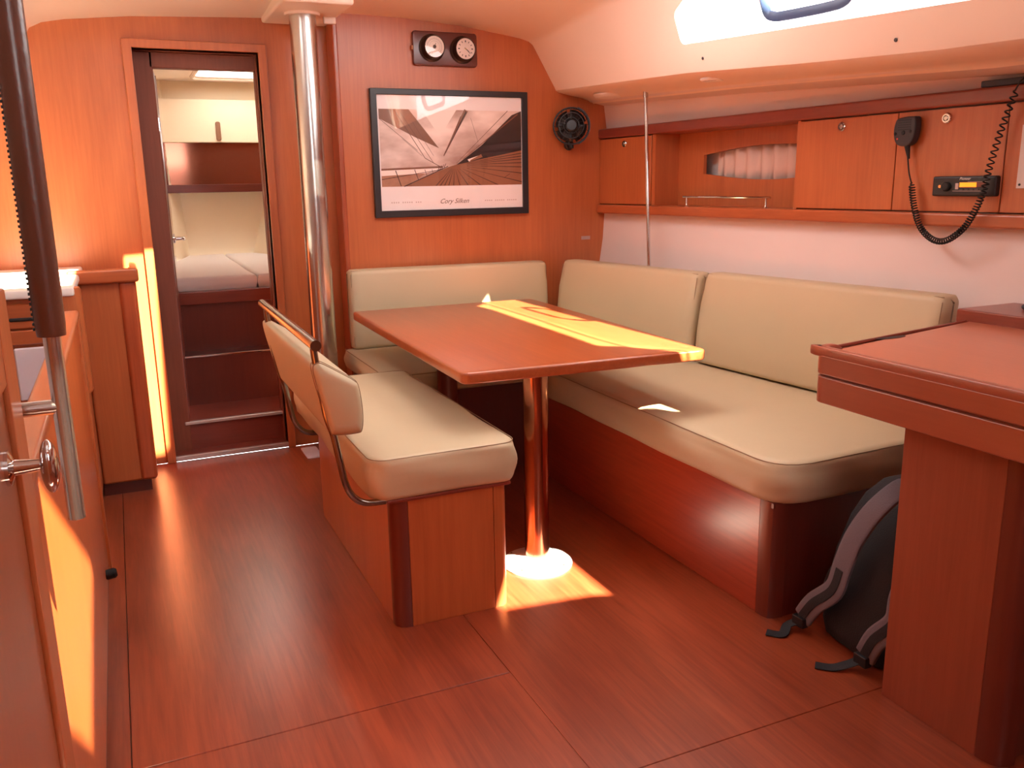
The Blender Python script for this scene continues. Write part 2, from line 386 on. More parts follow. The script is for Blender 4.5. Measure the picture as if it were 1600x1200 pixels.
# starboard hull liner above and behind the lockers
b = bmesh.new(); rows = []
for y in (-1.4, 0.5, 1.5, 2.2, 3.0, 3.6, 4.10):
    c0 = CAB(y); z0 = zo(y)-0.002
    rows.append([b.verts.new(p) for p in ((2.20, y, z0+0.06), (2.28, y, z0+0.006), (2.33, y, z0-0.004), (c0+0.022, y, z0-0.010), (c0+0.040, y, 1.505), (c0+0.21, y, 1.500), (c0+0.22, y, 1.10), (c0+0.03, y, 1.10), (c0+0.02, y, 0.95), (c0-0.02, y, 0.70), (c0-0.08, y, 0.3), (c0-0.3, y, 0.0))])
for A, B in zip(rows, rows[1:]):
    for k in range(len(A)-1): b.faces.new((A[k], A[k+1], B[k+1], B[k]))
struct('wall_starboard', b, LINER, ang=25)
struct('wall_port', box(-1.05, -1.0, -1.4, 4.3, 0, 1.3), LINER)
# forward bulkhead: door part (set back) and picture part

bk = box(-1.0, 0.137, YB, YB+0.05, 0, 2.15); box(0.137, 0.654, YB, YB+0.05, 1.83, 2.15, bm=bk); box(0.654, 1.0, YB, YB+0.05, 0, 2.15, bm=bk)
struct('wall_forward', bk, W_Z, base=(0, YB, 0), smooth=False)
pb = box(0.985, 2.60, YP, YP+0.04, 0, 2.12); 
o = struct('wall_forward_starboard', pb, W_Z, base=(1.6, YP, 0), smooth=False)
struct('trim_1', box(0.965, 0.99, YP-0.004, YB, 0, 2.12, 0.008, 3), wood('trim_cherry', (160, 76, 46), 'z', 0.25, 0.4))
struct('wall_aft', (lambda q: (box(1.15, 3.0, -1.0, -0.95, 0, 2.25, bm=q), box(0.3, 1.15, -1.0, -0.95, 0, 1.55, bm=q), box(0.3, 1.15, -1.0, -0.95, 1.95, 2.25, bm=q), q)[-1])(box(-1.0, 0.3, -1.0, -0.95, 0, 2.2)), W_Z, smooth=False)
# doorway: door_1 casing, linings, steps
d1 = struct('door_1', (lambda q: (box(0.654, 0.690, YB-0.018, YB, 0, 1.865, 0.004, 2, bm=q), box(0.10, 0.690, YB-0.0175, YB, 1.83, 1.866, 0.004, 2, bm=q), q)[-1])(box(0.098, 0.137, YB-0.018, YB, 0, 1.865, 0.004, 2)), W_Z, base=(0.4, YB, 0))
emit('door_lining', (lambda q: (box(0.654, 0.672, YB, 4.34, 0, 1.85, bm=q), box(0.137, 0.654, YB, 4.34, 1.83, 1.85, bm=q), q)[-1])(box(0.119, 0.137, YB, 4.34, 0, 1.85)), W_J, d1)
emit('inner_frame', (lambda q: (box(0.205, 0.665, 4.28, 4.34, 1.765, 1.83, 0.003, 1, bm=q), box(0.650, 0.672, 4.28, 4.34, 0.16, 1.83, 0.003, 1, bm=q), q)[-1])(box(0.137, 0.218, 4.28, 4.34, 0.0, 1.83, 0.003, 1)), W_J, d1)
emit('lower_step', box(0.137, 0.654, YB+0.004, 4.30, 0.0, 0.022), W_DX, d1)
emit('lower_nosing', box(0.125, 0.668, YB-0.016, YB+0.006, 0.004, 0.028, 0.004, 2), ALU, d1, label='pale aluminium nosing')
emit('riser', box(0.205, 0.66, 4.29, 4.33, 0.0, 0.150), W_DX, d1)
emit('upper_nosing', box(0.195, 0.672, 4.275, 4.30, 0.146, 0.162, 0.004, 2), ALU, d1, label='pale aluminium nosing')
# forward cabin shell
fc = struct('wall_forward_cabin', (lambda q: (
    join(q, prism([(0.80, 6.55, 0.5), (1.02, 6.55, 1.25), (1.75, 4.33, 1.25), (1.5, 4.33, 0.5)], (0.03, 0.02, 0))),
    join(q, prism([(1.02, 6.6, 1.25), (1.06, 6.6, 2.1), (1.8, 4.25, 2.1), (1.75, 4.25, 1.25)], (0.03, 0.02, 0))),
    join(q, prism([(0.47, 6.55, 0.5), (0.42, 6.55, 1.25), (-0.6, 4.24, 1.25), (-0.4, 4.24, 0.5)], (-0.03, 0.02, 0))),
    join(q, prism([(0.42, 6.6, 1.25), (0.38, 6.6, 2.1), (-0.8, 4.24, 2.1), (-0.6, 4.24, 1.25)], (-0.03, 0.02, 0))), q)[-1])(box(-0.2, 1.6, 6.56, 6.60, 0, 2.15)), VLINE, smooth=False)
fcc = struct('ceiling_forward_cabin', box(-0.9, 1.9, 4.24, 6.62, 1.96, 2.02), CREAM, smooth=False)
cut(fcc, [vcut(rrect(0.57, 1.06, 5.78, 6.30, 0.06, 4), 1.9, 2.1)])
struct('floor_forward_cabin', box(-0.9, 1.9, 4.33, 4.70, 0.10, 0.150), W_DX, smooth=False)
w2 = struct('window_2', (lambda q: q)(tube([Vector((x, y, 1.957)) for x, y in rrect(0.55, 1.08, 5.74, 6.34, 0.07, 5)], 0.014, 8, closed=True)), CREAM)
emit('pane', box(0.565, 1.065, 5.775, 6.305, 1.992, 1.998), FROST, w2, smooth=False, label='frosted white hatch pane')
# ------- starboard window: window_1
def sidep(y, z, off=0.0): return Vector((side(y, z)+off, y, z))
wf = []
for (y, lo) in ((2.935, 1), (2.945, 0), (1.28, 0), (1.31, 1)):
    z = (zb(y)+0.112 if y > 2 else 1.662) if lo else 1.925+rise(y); wf.append(sidep(y, z, 0.035))
w1 = struct('window_1', tube(catmull([wf[0], (wf[0]+wf[1])/2, wf[1], (wf[1]+wf[2])/2, wf[2], (wf[2]+wf[3])/2, wf[3], (wf[3]+wf[0])/2], 6, True), 0.006, 6, closed=True), CREAM, base=(2.0, 2.0, 1.7))
pq = [wf[0]+Vector((0.02, 0, -0.01)), wf[1]+Vector((0.02, 0, 0.01)), wf[2]+Vector((0.02, 0, 0.01)), wf[3]+Vector((0.02, 0, -0.01))]
emit('pane', prism(pq, (0.004, 0, 0.001)), GLASS, w1, smooth=False)
ring = [sidep(2.47+0.0, 1.795, 0.02), sidep(2.44, 1.772, 0.02), sidep(2.38, 1.765, 0.02), sidep(2.2, 1.758, 0.02), sidep(2.12, 1.762, 0.02), sidep(2.09, 1.79, 0.02), sidep(2.085, 1.86, 0.02), sidep(2.12, 1.905, 0.02), sidep(2.25, 1.915, 0.02), sidep(2.42, 1.915, 0.02), sidep(2.475, 1.88, 0.02)]
emit('opening_ring', tube(catmull(ring, 5, True), 0.010, 8, closed=True, flat=(0.016, 0.007, (0, 0.02, 1))), BLUE, w1, label='blue grey oval gasket ring of the opening port')

# ================================================================== GALLEY SIDE (port)
g1 = thing('galley_counter', 'cherry galley counter in the left corner, sunlit top, left of the doorway', 'counter', (-0.35, 3.5, 0))
emit('carcass', box(-0.62, -0.165, 3.30, 4.18, 0.06, 0.90, 0.01, 2), W_Z, g1)
emit('worktop', box(-0.66, -0.155, 3.27, 4.18, 0.90, 0.93, 0.008, 2), WHITE, g1, label='white worktop lit by the sun')
emit('end_panel', box(-0.165, 0.005, 3.80, 4.178, 0.055, 0.895, 0.012, 3), W_Z, g1)
emit('corner_post', box(-0.02, 0.046, 3.79, 4.178, 0.055, 0.895, 0.016, 4), wood('cherry_post', (172, 82, 48), 'z', 0.28, 0.35), g1)
emit('plinth', box(-0.165, 0.02, 3.83, 4.17, 0.0, 0.055), W_D, g1)
emit('fiddle_rail', box(-0.20, 0.058, 3.77, 3.80, 0.888, 0.944, 0.011, 3), W_X, g1)
emit('fiddle_rail', box(0.03, 0.058, 3.80, 4.17, 0.890, 0.942, 0.01, 3), W_Y, g1)
dr = emit('drawer', box(-0.50, -0.20, 3.285, 3.30, 0.80, 0.885, 0.004, 1), W_X, g1); emit('finger_slot', box(-0.36, -0.27, 3.281, 3.287, 0.826, 0.838, 0.003, 1), INK, dr)
emit('drawer', box(-0.50, -0.20, 3.285, 3.30, 0.745, 0.795, 0.004, 1), W_X, g1)
emit('front_panel', box(-0.36, -0.235, 3.284, 3.30, 0.555, 0.735, 0.004, 1), LIGHTW, g1, label='pale grey panel in the counter front')
emit('drawer', box(-0.50, -0.20, 3.285, 3.30, 0.40, 0.54, 0.004, 1), W_X, g1)
emit('end_cap', lathe([(0.05, 0.0), (0.055, 0.01), (0.055, 0.36), (0.05, 0.37)], (-0.19, 3.33, 0.555), n=24), W_Z, g1)
g2 = thing('galley_partition', 'tall narrow cherry galley partition along the left floor edge, lit by an orange sun patch', 'partition', (-0.16, 2.1, 0))
emit('panel', box(-0.175, -0.145, 1.20, 3.0, 0.05, 0.86, 0.003, 1), wood('galley_front_cherry', (196, 98, 46), 'z', 0.25, 0.4, 0.12), g2)
emit('plinth', box(-0.17, -0.150, 1.22, 2.98, 0.0, 0.05), W_D, g2)
emit('end_post', box(-0.180, -0.136, 2.965, 3.01, 0.0, 0.88, 0.012, 3), W_Z, g2)
emit('capping', box(-0.182, -0.136, 1.19, 3.01, 0.86, 0.885, 0.009, 3), W_Y, g2)
tag(emit('drain_plug', lathe([(0.0, 0), (0.012, 0), (0.016, 0.006), (0.016, 0.028), (0.011, 0.034), (0, 0.034)], (-0.148, 2.75, 0.10), (1, 0, 0.15), 14), BLACK2), 'small black rubber plug on the low unit at the left floor edge', 'plug')
# near aft cabin door with knob and rail
d2 = struct('door_2', box(-0.17, -0.135, 0.35, 1.17, 0.03, 1.15, 0.004, 2), wood('glossy_door_cherry', (150, 84, 54), 'z', 0.12, 0.7, 0.12, 0.05), base=(-0.15, 0.8, 0))
emit('stile', box(-0.136, -0.128, 1.08, 1.17, 0.04, 1.14, 0.003, 2), W_Z, d2); emit('stile', box(-0.136, -0.128, 0.36, 0.45, 0.04, 1.14, 0.003, 2), W_Z, d2)
emit('rail_member', box(-0.136, -0.129, 0.45, 1.08, 1.04, 1.14, 0.003, 2), W_Y, d2)
kb = emit('knob', lathe([(0.0, 0.0), (0.019, 0.0), (0.019, 0.004), (0.009, 0.008), (0.0075, 0.022), (0.006, 0.036), (0, 0.038)], (-0.135, 1.02, 0.963), (1, 0, 0), 20), CHROME, d2, label='chrome knob')
emit('knob_grip', (lambda q: xf(q, Matrix.Translation((-0.094, 1.02, 0.960)) @ Matrix.Diagonal((0.0095, 0.016, 0.030, 1))))((lambda q: (bmesh.ops.create_uvsphere(q, u_segments=24, v_segments=14, radius=1), q)[-1])(bmesh.new())), CHROME, kb)
hr = thing('grab_rail', 'upright stainless grab rail with stitched brown leather sleeve in left foreground', 'handrail', (-0.088, 1.2, 0.82))
emit('tube', (lambda q: q)(tube([(-0.0880, 1.2, 0.835), (-0.0880, 1.2, 1.98)], 0.0105, 20)), STEEL, hr)
sl = emit('leather_sleeve', tube([(-0.0880, 1.2, 1.075), (-0.0880, 1.2, 1.09), (-0.0880, 1.2, 1.5), (-0.0880, 1.2, 1.97)], [0.0165, 0.0175, 0.018, 0.018], 20), LEATHER, hr, label='stitched brown leather sleeve')
q = bmesh.new()
for i in range(140): join(q, box(-0.1070, -0.1050, 1.194, 1.200, 1.083+i*0.0062, 1.0862+i*0.0062))
emit('stitching', q, BLACK2, sl, kind='stuff', smooth=False)
emit('bracket', tube([(-0.137, 1.2, 0.985), (-0.092, 1.2, 0.985)], 0.0095, 16), STEEL, hr)

# ================================================================== COMPRESSION POST
cp = thing('mast_post', 'thick polished stainless steel post from cabin roof to floor right of the doorway', 'post', (0.805, 3.9, 0))
emit('shaft', lathe([(0.056, 0.0), (0.056, 1.99)], (0.805, 3.9, 0.0), n=48), STEEL, cp)
emit('roof_collar', lathe([(0.056, 1.945), (0.072, 1.945), (0.074, 1.952), (0.074, 1.962), (0.056, 1.962)], (0.805, 3.9, 0), n=48), CREAM, cp)
tag(emit('roof_beam', box(0.68, 0.968, 3.66, 4.185, 1.955, 2.03, 0.012, 3), CREAM, ang=30), 'cream boxed pad under the roof around the steel post top', 'beam')
tag(emit('floor_plate', prism([(x, y, 0.0) for x, y in rrect(0.70, 0.775, 3.94, 4.12, 0.01, 3)], (0, 0, 0.006), 0.0015, 1), LIGHTW), 'pale metal plate on the floor behind the bench end', 'plate')

tag(emit('cable_clip', box(0.900, 0.955, 3.93, 3.95, 1.925, 1.955, 0.006, 3), CREAM), 'small cream clip under the roof pad right of the steel post', 'clip')
# ================================================================== BENCH
bn = thing('bench', 'cherry bench left of the table with padded back on bent tubes and steel top rail', 'bench', (0.79, 2.7, 0))
emit('carcass', box(0.640, 0.962, 2.232, 3.20, 0.0, 0.385), W_Z, bn, smooth=False)
emit('side_panel', box(0.614, 0.641, 2.26, 3.20, 0.0, 0.392, 0.002, 1), W_Z, bn)
emit('end_panel', box(0.660, 0.920, 2.213, 2.233, 0.0, 0.392, 0.001, 1), W_Z, bn)
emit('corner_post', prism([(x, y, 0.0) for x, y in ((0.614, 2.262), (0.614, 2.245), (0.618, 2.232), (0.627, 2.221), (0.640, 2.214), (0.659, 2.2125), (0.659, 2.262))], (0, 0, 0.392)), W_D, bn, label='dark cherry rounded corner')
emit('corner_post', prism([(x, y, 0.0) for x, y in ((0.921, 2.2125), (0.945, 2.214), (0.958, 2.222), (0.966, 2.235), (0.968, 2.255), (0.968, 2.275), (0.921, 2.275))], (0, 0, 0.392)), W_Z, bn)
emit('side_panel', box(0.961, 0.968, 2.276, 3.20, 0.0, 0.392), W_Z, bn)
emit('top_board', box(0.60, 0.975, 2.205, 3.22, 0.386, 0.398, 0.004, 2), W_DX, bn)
bcl = dense(rrect(0.555, 1.005, 2.20, 3.33, 0.055, 6), 0.05)
bc = thing('bench_cushion', 'beige vinyl seat cushion lying on the bench beside the table', 'cushion', (0.78, 2.76, 0.398), 'seat and back cushions of the saloon')
emit('pad', cushion(bcl, 0.394, 0.518, 0.022, 0.006, 0.008, 1), VINYL, bc, ang=60)
emit('piping', tube([Vector((p.x, p.y, 0.515)) for p in inset_loop(bcl, 0.006)], 0.0013, 6, closed=True), SEAM, bc)
# bench backrest pad: leaning, long in y
br = bn
cs = [(0.458, 0.614), (0.470, 0.602), (0.530, 0.599), (0.545, 0.609), (0.549, 0.66), (0.542, 0.728), (0.530, 0.747), (0.50, 0.768), (0.447, 0.802), (0.431, 0.804), (0.422, 0.793), (0.428, 0.75), (0.444, 0.68)]
csd = [(p.x, p.y) for p in catmull([(a, c, 0) for a, c in cs], 4, True)]
def pad_loft(sec, ys):
    b = bmesh.new(); rows = []; cx = sum(p[0] for p in sec)/len(sec); cz = sum(p[1] for p in sec)/len(sec)
    for y, s, dx, dz in ys: rows.append([b.verts.new((cx+(x-cx)*s+dx, y, cz+(z-cz)*s+dz)) for x, z in sec])
    for A, B in zip(rows, rows[1:]):
        for k in range(len(A)): b.faces.new((A[k], A[(k+1) % len(A)], B[(k+1) % len(A)], B[k]))
    b.faces.new(rows[0][::-1]); b.faces.new(rows[-1]); return b
ys = [(2.195, 0.70, 0, 0), (2.200, 0.86, 0, 0), (2.212, 0.96, 0, 0), (2.232, 1.0, 0, 0), (2.5, 1.0, 0.0, 0.0), (2.8, 1.0, 0.0, 0), (3.04, 1.0, 0.0, 0), (3.06, 0.97, 0.0, 0), (3.072, 0.88, 0.0, 0), (3.078, 0.70, 0, 0)]
pd = emit('backrest', pad_loft(csd, ys), VINYL, br, ang=60)
for yy in (2.214, 2.232):
    sc_ = 0.975 if yy < 2.22 else 1.006
    cx = sum(p[0] for p in csd)/len(csd); cz = sum(p[1] for p in csd)/len(csd)
    emit('piping', tube([(cx+(x-cx)*sc_, yy, cz+(z-cz)*sc_) for x, z in csd], 0.0014, 6, closed=True), SEAM, pd)
emit('top_rail', tube([(0.430, 2.19, 0.852), (0.430, 3.07, 0.858)], 0.0145, 20), DKSTEEL, br)
for yy in (2.225, 3.0):
    emit('support_tube', tube(catmull([(0.430, yy, 0.845), (0.434, yy, 0.80), (0.452, yy, 0.66), (0.468, yy, 0.60), (0.478, yy, 0.54), (0.492, yy, 0.46), (0.512, yy, 0.418), (0.545, yy, 0.396), (0.60, yy, 0.392)], 6), 0.0095, 14), DKSTEEL, br)

# ================================================================== SETTEE
st = thing('settee', 'dark cherry settee base running along the right side and across under the picture', 'settee', (1.9, 2.9, 0))
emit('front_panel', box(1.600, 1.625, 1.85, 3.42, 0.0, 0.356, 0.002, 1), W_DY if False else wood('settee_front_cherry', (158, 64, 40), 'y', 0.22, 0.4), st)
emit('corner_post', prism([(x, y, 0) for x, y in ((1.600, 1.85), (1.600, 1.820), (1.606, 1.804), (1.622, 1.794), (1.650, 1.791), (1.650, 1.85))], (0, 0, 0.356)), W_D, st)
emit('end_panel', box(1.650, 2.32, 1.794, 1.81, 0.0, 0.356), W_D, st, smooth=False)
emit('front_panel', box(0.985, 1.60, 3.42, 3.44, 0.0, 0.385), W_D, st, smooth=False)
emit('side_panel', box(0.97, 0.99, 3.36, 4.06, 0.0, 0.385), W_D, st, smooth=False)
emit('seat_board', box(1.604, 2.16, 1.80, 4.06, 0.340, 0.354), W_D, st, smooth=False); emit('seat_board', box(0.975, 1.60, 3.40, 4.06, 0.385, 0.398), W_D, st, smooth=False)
G_C = 'seat and back cushions of the saloon'
def bfront(y): # front face of the starboard backrests
    return 1.985+(4.0-y)*0.19 if y > 3.0 else 2.175+(3.0-y)*0.10
sl_ = [(2.395, 1.775), (2.31, 2.6), (2.24, 3.2), (2.12, 4.05), (1.585, 4.05), (1.585, 3.4), (1.580, 2.8), (1.578, 2.1)]
cn = [(1.578, 1.865), (1.583, 1.828), (1.596, 1.798), (1.618, 1.773), (1.650, 1.757), (1.695, 1.750)]
slp = dense(sl_ + cn + [(2.0, 1.762)], 0.06)[::-1]
def area2(p): return sum(p[i-1][0]*p[i][1]-p[i][0]*p[i-1][1] for i in range(len(p)))
if area2(slp) < 0: slp = slp[::-1]
c1 = thing('settee_seat_cushion', 'long beige vinyl seat cushion along the right side under the locker', 'cushion', (1.95, 2.9, 0.378), G_C)
emit('pad', cushion(slp, 0.352, 0.482, 0.03, 0.008, 0.008, 3), VINYL, c1, ang=60)
emit('piping', tube([Vector((p.x, p.y, 0.4745)) for p in inset_loop(slp, 0.0075)], 0.0015, 6, closed=True), SEAM, c1)
c2l = dense(rrect(0.925, 1.58, 3.34, 4.05, 0.03, 4), 0.06)
c2 = thing('settee_seat_cushion', 'short beige vinyl seat cushion against the bulkhead under the picture', 'cushion', (1.25, 3.7, 0.40), G_C)
emit('pad', cushion(c2l, 0.398, 0.490, 0.022, 0.005, 0.006, 5), VINYL, c2, ang=60)
emit('piping', tube([Vector((p.x, p.y, 0.486)) for p in inset_loop(c2l, 0.006)], 0.0018, 6, closed=True), SEAM, c2)
def back_cushion(label, A, B, zA, zB, lean=0.045, th=0.095, n=14, seed=0):
    """A,B: (x,y) ends of the front bottom line; leans away on its left normal; zA,zB top heights"""
    A = Vector((*A, 0)); B = Vector((*B, 0)); d = (B-A).normalized(); nb = Vector((0, 0, 1)).cross(d)   # towards the back
    if nb.dot(Vector((1, 1, 0))) < 0: nb = -nb
    t = thing('back_cushion', label, 'cushion', ((A.x+B.x)/2, (A.y+B.y)/2, 0.492), G_C)
    L = (B-A).length; b = bmesh.new(); rows = []; sec_front = []
    k = 16
    S_ = [-0.0, 0.006, 0.02, 0.05] + [0.05+(L-0.1)*i/n for i in range(1, n)] + [L-0.05, L-0.02, L-0.006, L]
    rnd = random.Random(seed)
    for s in S_:
        e = min(s, L-s); rr = 0.030
        ins = rr*(1-math.sqrt(max(0, 1-(1-min(e, rr)/rr)**2))) if e < rr else 0.0
        zt = zA+(zB-zA)*s/L; H = zt-0.490; wob = 0.004*math.sin(s*9+seed)+0.003*math.sin(s*23+seed*3)
        sec = []
        w0, w1 = 0.0+ins, th-ins
        hb, ht = 0.0+ins*0.8, H-ins*0.8
        r1 = 0.022
        pts = []
        for (cx, cz, a0) in ((w0+r1, hb+r1, 180), (w1-r1, hb+r1, 270), (w1-r1, ht-r1, 0), (w0+r1, ht-r1, 90)):
            for j in range(5):
                a = math.radians(a0+90*j/4); pts.append((cx+r1*math.cos(a), cz+r1*math.sin(a)))
            if a0 == 90: pts.append((w0-0.010-wob, ht*0.66)); pts.append((w0-0.013+wob, ht*0.4)); pts.append((w0-0.008, ht*0.2))
        for (u, v) in pts:
            p = A+d*s+nb*(u+lean*v/H)+Vector((0, 0, 0.490+v)); sec.append(b.verts.new(p))
        rows.append(sec)
    for P0, P1 in zip(rows, rows[1:]):
        for j in range(len(P0)): b.faces.new((P0[j], P0[(j+1) % len(P0)], P1[(j+1) % len(P0)], P1[j]))
    b.faces.new(rows[0][::-1]); b.faces.new(rows[-1])
    emit('pad', b, VINYL, t, ang=60)
    path = []
    for s in [0.012+(L-0.024)*i/20 for i in range(21)]:
        zt = zA+(zB-zA)*s/L; path.append(A+d*s+nb*(0.010+lean)+Vector((0, 0, zt-0.0055)))
    emit('top_piping', tube(path, 0.0016, 6), SEAM, t)
    for s in (0.010, L-0.010):
        zt = zA+(zB-zA)*s/L
        emit('end_piping', tube([A+d*s+nb*(0.004+lean*(z-0.49)/(zt-0.49))+Vector((0, 0, z)) for z in [0.51+(zt-0.53)*i/6 for i in range(7)]], 0.0014, 6), SEAM, t)
    return t
back_cushion('beige back cushion against the bulkhead below the framed picture', (0.955, 3.965), (1.985, 3.965), 0.866, 0.858, lean=0.01, th=0.09, seed=1)
back_cushion('beige back cushion in the corner, behind the table and the thin steel rod', (bfront(3.955)+0.01, 3.955), (bfront(3.02), 3.02), 0.862, 0.862, lean=0.055, seed=2)
back_cushion('longest beige back cushion, nearest the chart table, creased at its end', (bfront(3.0)+0.005, 3.0), (bfront(1.90), 1.90), 0.868, 0.880, lean=0.055, seed=3)

# ================================================================== TABLE
tb = thing('saloon_table', 'cherry saloon table with rounded corners and a sunlit strip, in the middle', 'table', (1.33, 3.1, 0))
def table_outline():
    C = [Vector(p) for p in ((1.745, 2.312), (1.800, 3.790), (0.918, 3.805), (0.888, 2.350))]; out = []
    for i in range(4):
        p, a, c = C[i], C[i-1], C[(i+1) % 4]; u = (a-p).normalized(); v = (c-p).normalized(); r = 0.032
        for k in range(7):
            t = k/6; q = p+u*r*(1-t)**2+v*r*t**2; out.append((q.x, q.y))
    return out
TX0, TX1, TY0, TY1 = 0.923, 1.752, 2.345, 3.83
tt = emit('tabletop', prism([(x, y, 0.663) for x, y in table_outline()], (0, 0, 0.037), 0.009, 4), W_TABLE, tb)
pdst = emit('pedestal', lathe([(0.041, 0.022), (0.041, 0.663)], (1.172, 2.445, 0), n=40), mat('polished_copper_tone_steel', (176, 120, 96), 0.16, 1.0), tb, label='polished pedestal tube')
emit('foot_flange', lathe([(0.118, 0.0), (0.118, 0.004), (0.112, 0.009), (0.085, 0.018), (0.055, 0.026), (0.042, 0.032), (0.040, 0.034)], (1.172, 2.445, 0), n=48), mat('flange_enamel', (206, 204, 206), 0.35), tb, label='white round floor flange')
for a in (215, 305, 35, 125):
    emit('screw', lathe([(0.005, 0), (0.004, 0.002), (0, 0.002)], (1.172+0.1*math.cos(math.radians(a)), 2.445+0.1*math.sin(math.radians(a)), 0.0115), n=10), STEEL, tb)
emit('pedestal', lathe([(0.041, 0.022), (0.041, 0.663)], (1.16, 3.25, 0), n=32), W_D, tb)
emit('foot_flange', lathe([(0.10, 0.0), (0.098, 0.006), (0.05, 0.02), (0.040, 0.024)], (1.16, 3.25, 0), n=32), WHITE, tb)

# ================================================================== PICTURE
PX0, PX1, PZ0, PZ1 = 1.119, 1.915, 1.097, 1.682
pc = thing('framed_picture', 'black framed sepia sailing photograph on the bulkhead', 'picture', (1.517, YP, PZ0))
fr = box(PX0, PX1, YP-0.024, YP-0.001, PZ0, PZ0+0.032, 0.002, 1); box(PX0, PX1, YP-0.024, YP-0.001, PZ1-0.027, PZ1, 0.002, 1, bm=fr)
box(PX0, PX0+0.03, YP-0.0239, YP-0.001, PZ0+0.02, PZ1-0.02, 0.002, 1, bm=fr); box(PX1-0.03, PX1, YP-0.0239, YP-0.001, PZ0+0.02, PZ1-0.02, 0.002, 1, bm=fr)
emit('frame', fr, FRAME, pc)
emit('margin', box(PX0+0.02, PX1-0.02, YP-0.012, YP-0.002, PZ0+0.02, PZ1-0.02), MATB, pc, smooth=False)
# photographic print: flat inks
QX0, QX1, QZ0, QZ1 = 1.158, 1.882, 1.240, 1.592
def P2(u, v, lay): return (QX0+(QX1-QX0)*u, YP-0.0124-lay*0.00012, QZ1-(QZ1-QZ0)*v)
SK = mat('print_sky', (205, 150, 122), 0.4)
nt = SK.node_tree; bb = nt.nodes['Principled BSDF']; tc = nt.nodes.new('ShaderNodeTexCoord'); mp = nt.nodes.new('ShaderNodeMapping'); mp.inputs['Scale'].default_value = (2.2, 1, 4.5); mp.inputs['Rotation'].default_value = (0, 0.5, 0)
nz = nt.nodes.new('ShaderNodeTexNoise'); nz.inputs['Scale'].default_value = 1.6; nz.inputs['Detail'].default_value = 7
cr = nt.nodes.new('ShaderNodeValToRGB'); cr.color_ramp.elements[0].position = 0.30; cr.color_ramp.elements[0].color = lin((146, 96, 72)); cr.color_ramp.elements[1].position = 0.66; cr.color_ramp.elements[1].color = lin((255, 240, 232))
nt.links.new(tc.outputs['Object'], mp.inputs[0]); nt.links.new(mp.outputs[0], nz.inputs['Vector']); nt.links.new(nz.outputs['Fac'], cr.inputs[0]); nt.links.new(cr.outputs[0], bb.inputs['Base Color'])
INKS = [SK, mat('print_deck', (150, 98, 70), 0.4, vary=0.12, vscale=40), mat('print_seam', (52, 26, 20), 0.4), mat('print_hull', (40, 24, 24), 0.4), mat('print_brown', (130, 86, 64), 0.4, vary=0.1, vscale=20),
        mat('print_glow', (255, 240, 232), 0.4), mat('print_sea', (176, 128, 102), 0.4, vary=0.25, vscale=60), mat('print_line', (96, 58, 46), 0.4)]
pr_ = bmesh.new()
def ink(pts, mi, lay):
    f = pr_.faces.new([pr_.verts.new(P2(u, v, lay)) for u, v in pts]); f.material_index = mi
def iline(a, b_, w0, w1, mi, lay):
    a = Vector(a); b_ = Vector(b_); d = (b_-a); d = Vector((d.x*2.06, d.y)).normalized(); nn = Vector((-d.y/2.06, d.x))
    ink([tuple(a+nn*w0), tuple(b_+nn*w1), tuple(b_-nn*w1), tuple(a-nn*w0)], mi, lay)
ink([(0, 0), (1, 0), (1, 1), (0, 1)], 0, 0)
ink([(0.0, 0.0), (0.20, 0.0), (0.40, 0.50), (0.24, 0.36), (0, 0.12)], 4, 1)
ink([(0.29, 0.0), (0.53, 0.0), (0.44, 0.26), (0.385, 0.28)], 5, 1)
ink([(0, 0.765), (0.42, 0.735), (0.42, 0.78), (0, 0.79)], 4, 1); ink([(0, 0.79), (0.43, 0.76), (0.30, 0.83), (0, 0.86)], 5, 2); ink([(0, 0.86), (0.30, 0.83), (0.17, 1), (0, 1)], 6, 2)
ink([(0.14, 1.0), (0.455, 0.755), (0.60, 0.67), (1.0, 0.52), (1, 1)], 1, 3)
cx, cv = 0.505, 0.725
for (u, v) in ((0.37, 1), (0.40, 1), (0.43, 1), (0.46, 1), (0.495, 1), (0.54, 1), (0.60, 1), (0.69, 1), (0.82, 1), (1.0, 0.965), (1.0, 0.845), (1.0, 0.76), (1.0, 0.70), (1, 0.65), (1, 0.61), (1, 0.57)):
    iline((cx+(u-cx)*0.18, cv+(v-cv)*0.18), (u, v-0.002), 0.001, 0.0055, 2, 5)
iline((0.87, 0.90), (0.91, 0.85), 0.003, 0.003, 2, 6)
ink([(0.52, 0.72), (0.60, 0.61), (0.70, 0.47), (0.93, 0.055), (1.0, 0.0), (1, 0.53), (0.82, 0.60), (0.70, 0.645), (0.60, 0.69)], 3, 6)
ink([(0.60, 0.65), (0.68, 0.60), (0.69, 0.63), (0.61, 0.68)], 5, 7); ink([(0.70, 0.58), (0.71, 0.62), (0.62, 0.675), (0.62, 0.66)], 1, 8)
iline((0.57, 0.64), (0.975, 0.04), 0.003, 0.008, 4, 8); iline((0.52, 0.70), (0.90, 0.0), 0.002, 0.004, 7, 7)
iline((0.43, 0.60), (0.60, 0.0), 0.004, 0.030, 4, 4); iline((0.435, 0.60), (0.60, 0.02), 0.002, 0.012, 2, 5)
iline((0.43, 0.61), (0.56, 0.08), 0.001, 0.004, 7, 6)
for (a, c, w_) in (((0.10, 0.0), (0.30, 0.63), .004), ((0.30, 0.63), (0.40, 0.74), .004), ((0.13, 0.0), (0.36, 0.70), .003), ((0.0, 0.12), (0.25, 0.53), .003), ((0.15, 0.38), (0.28, 0.60), .002), ((0.63, 0.1), (0.68, 0.42), .002), ((0.22, 0.15), (0.36, 0.60), .002)): iline(a, c, w_, w_, 7, 9)
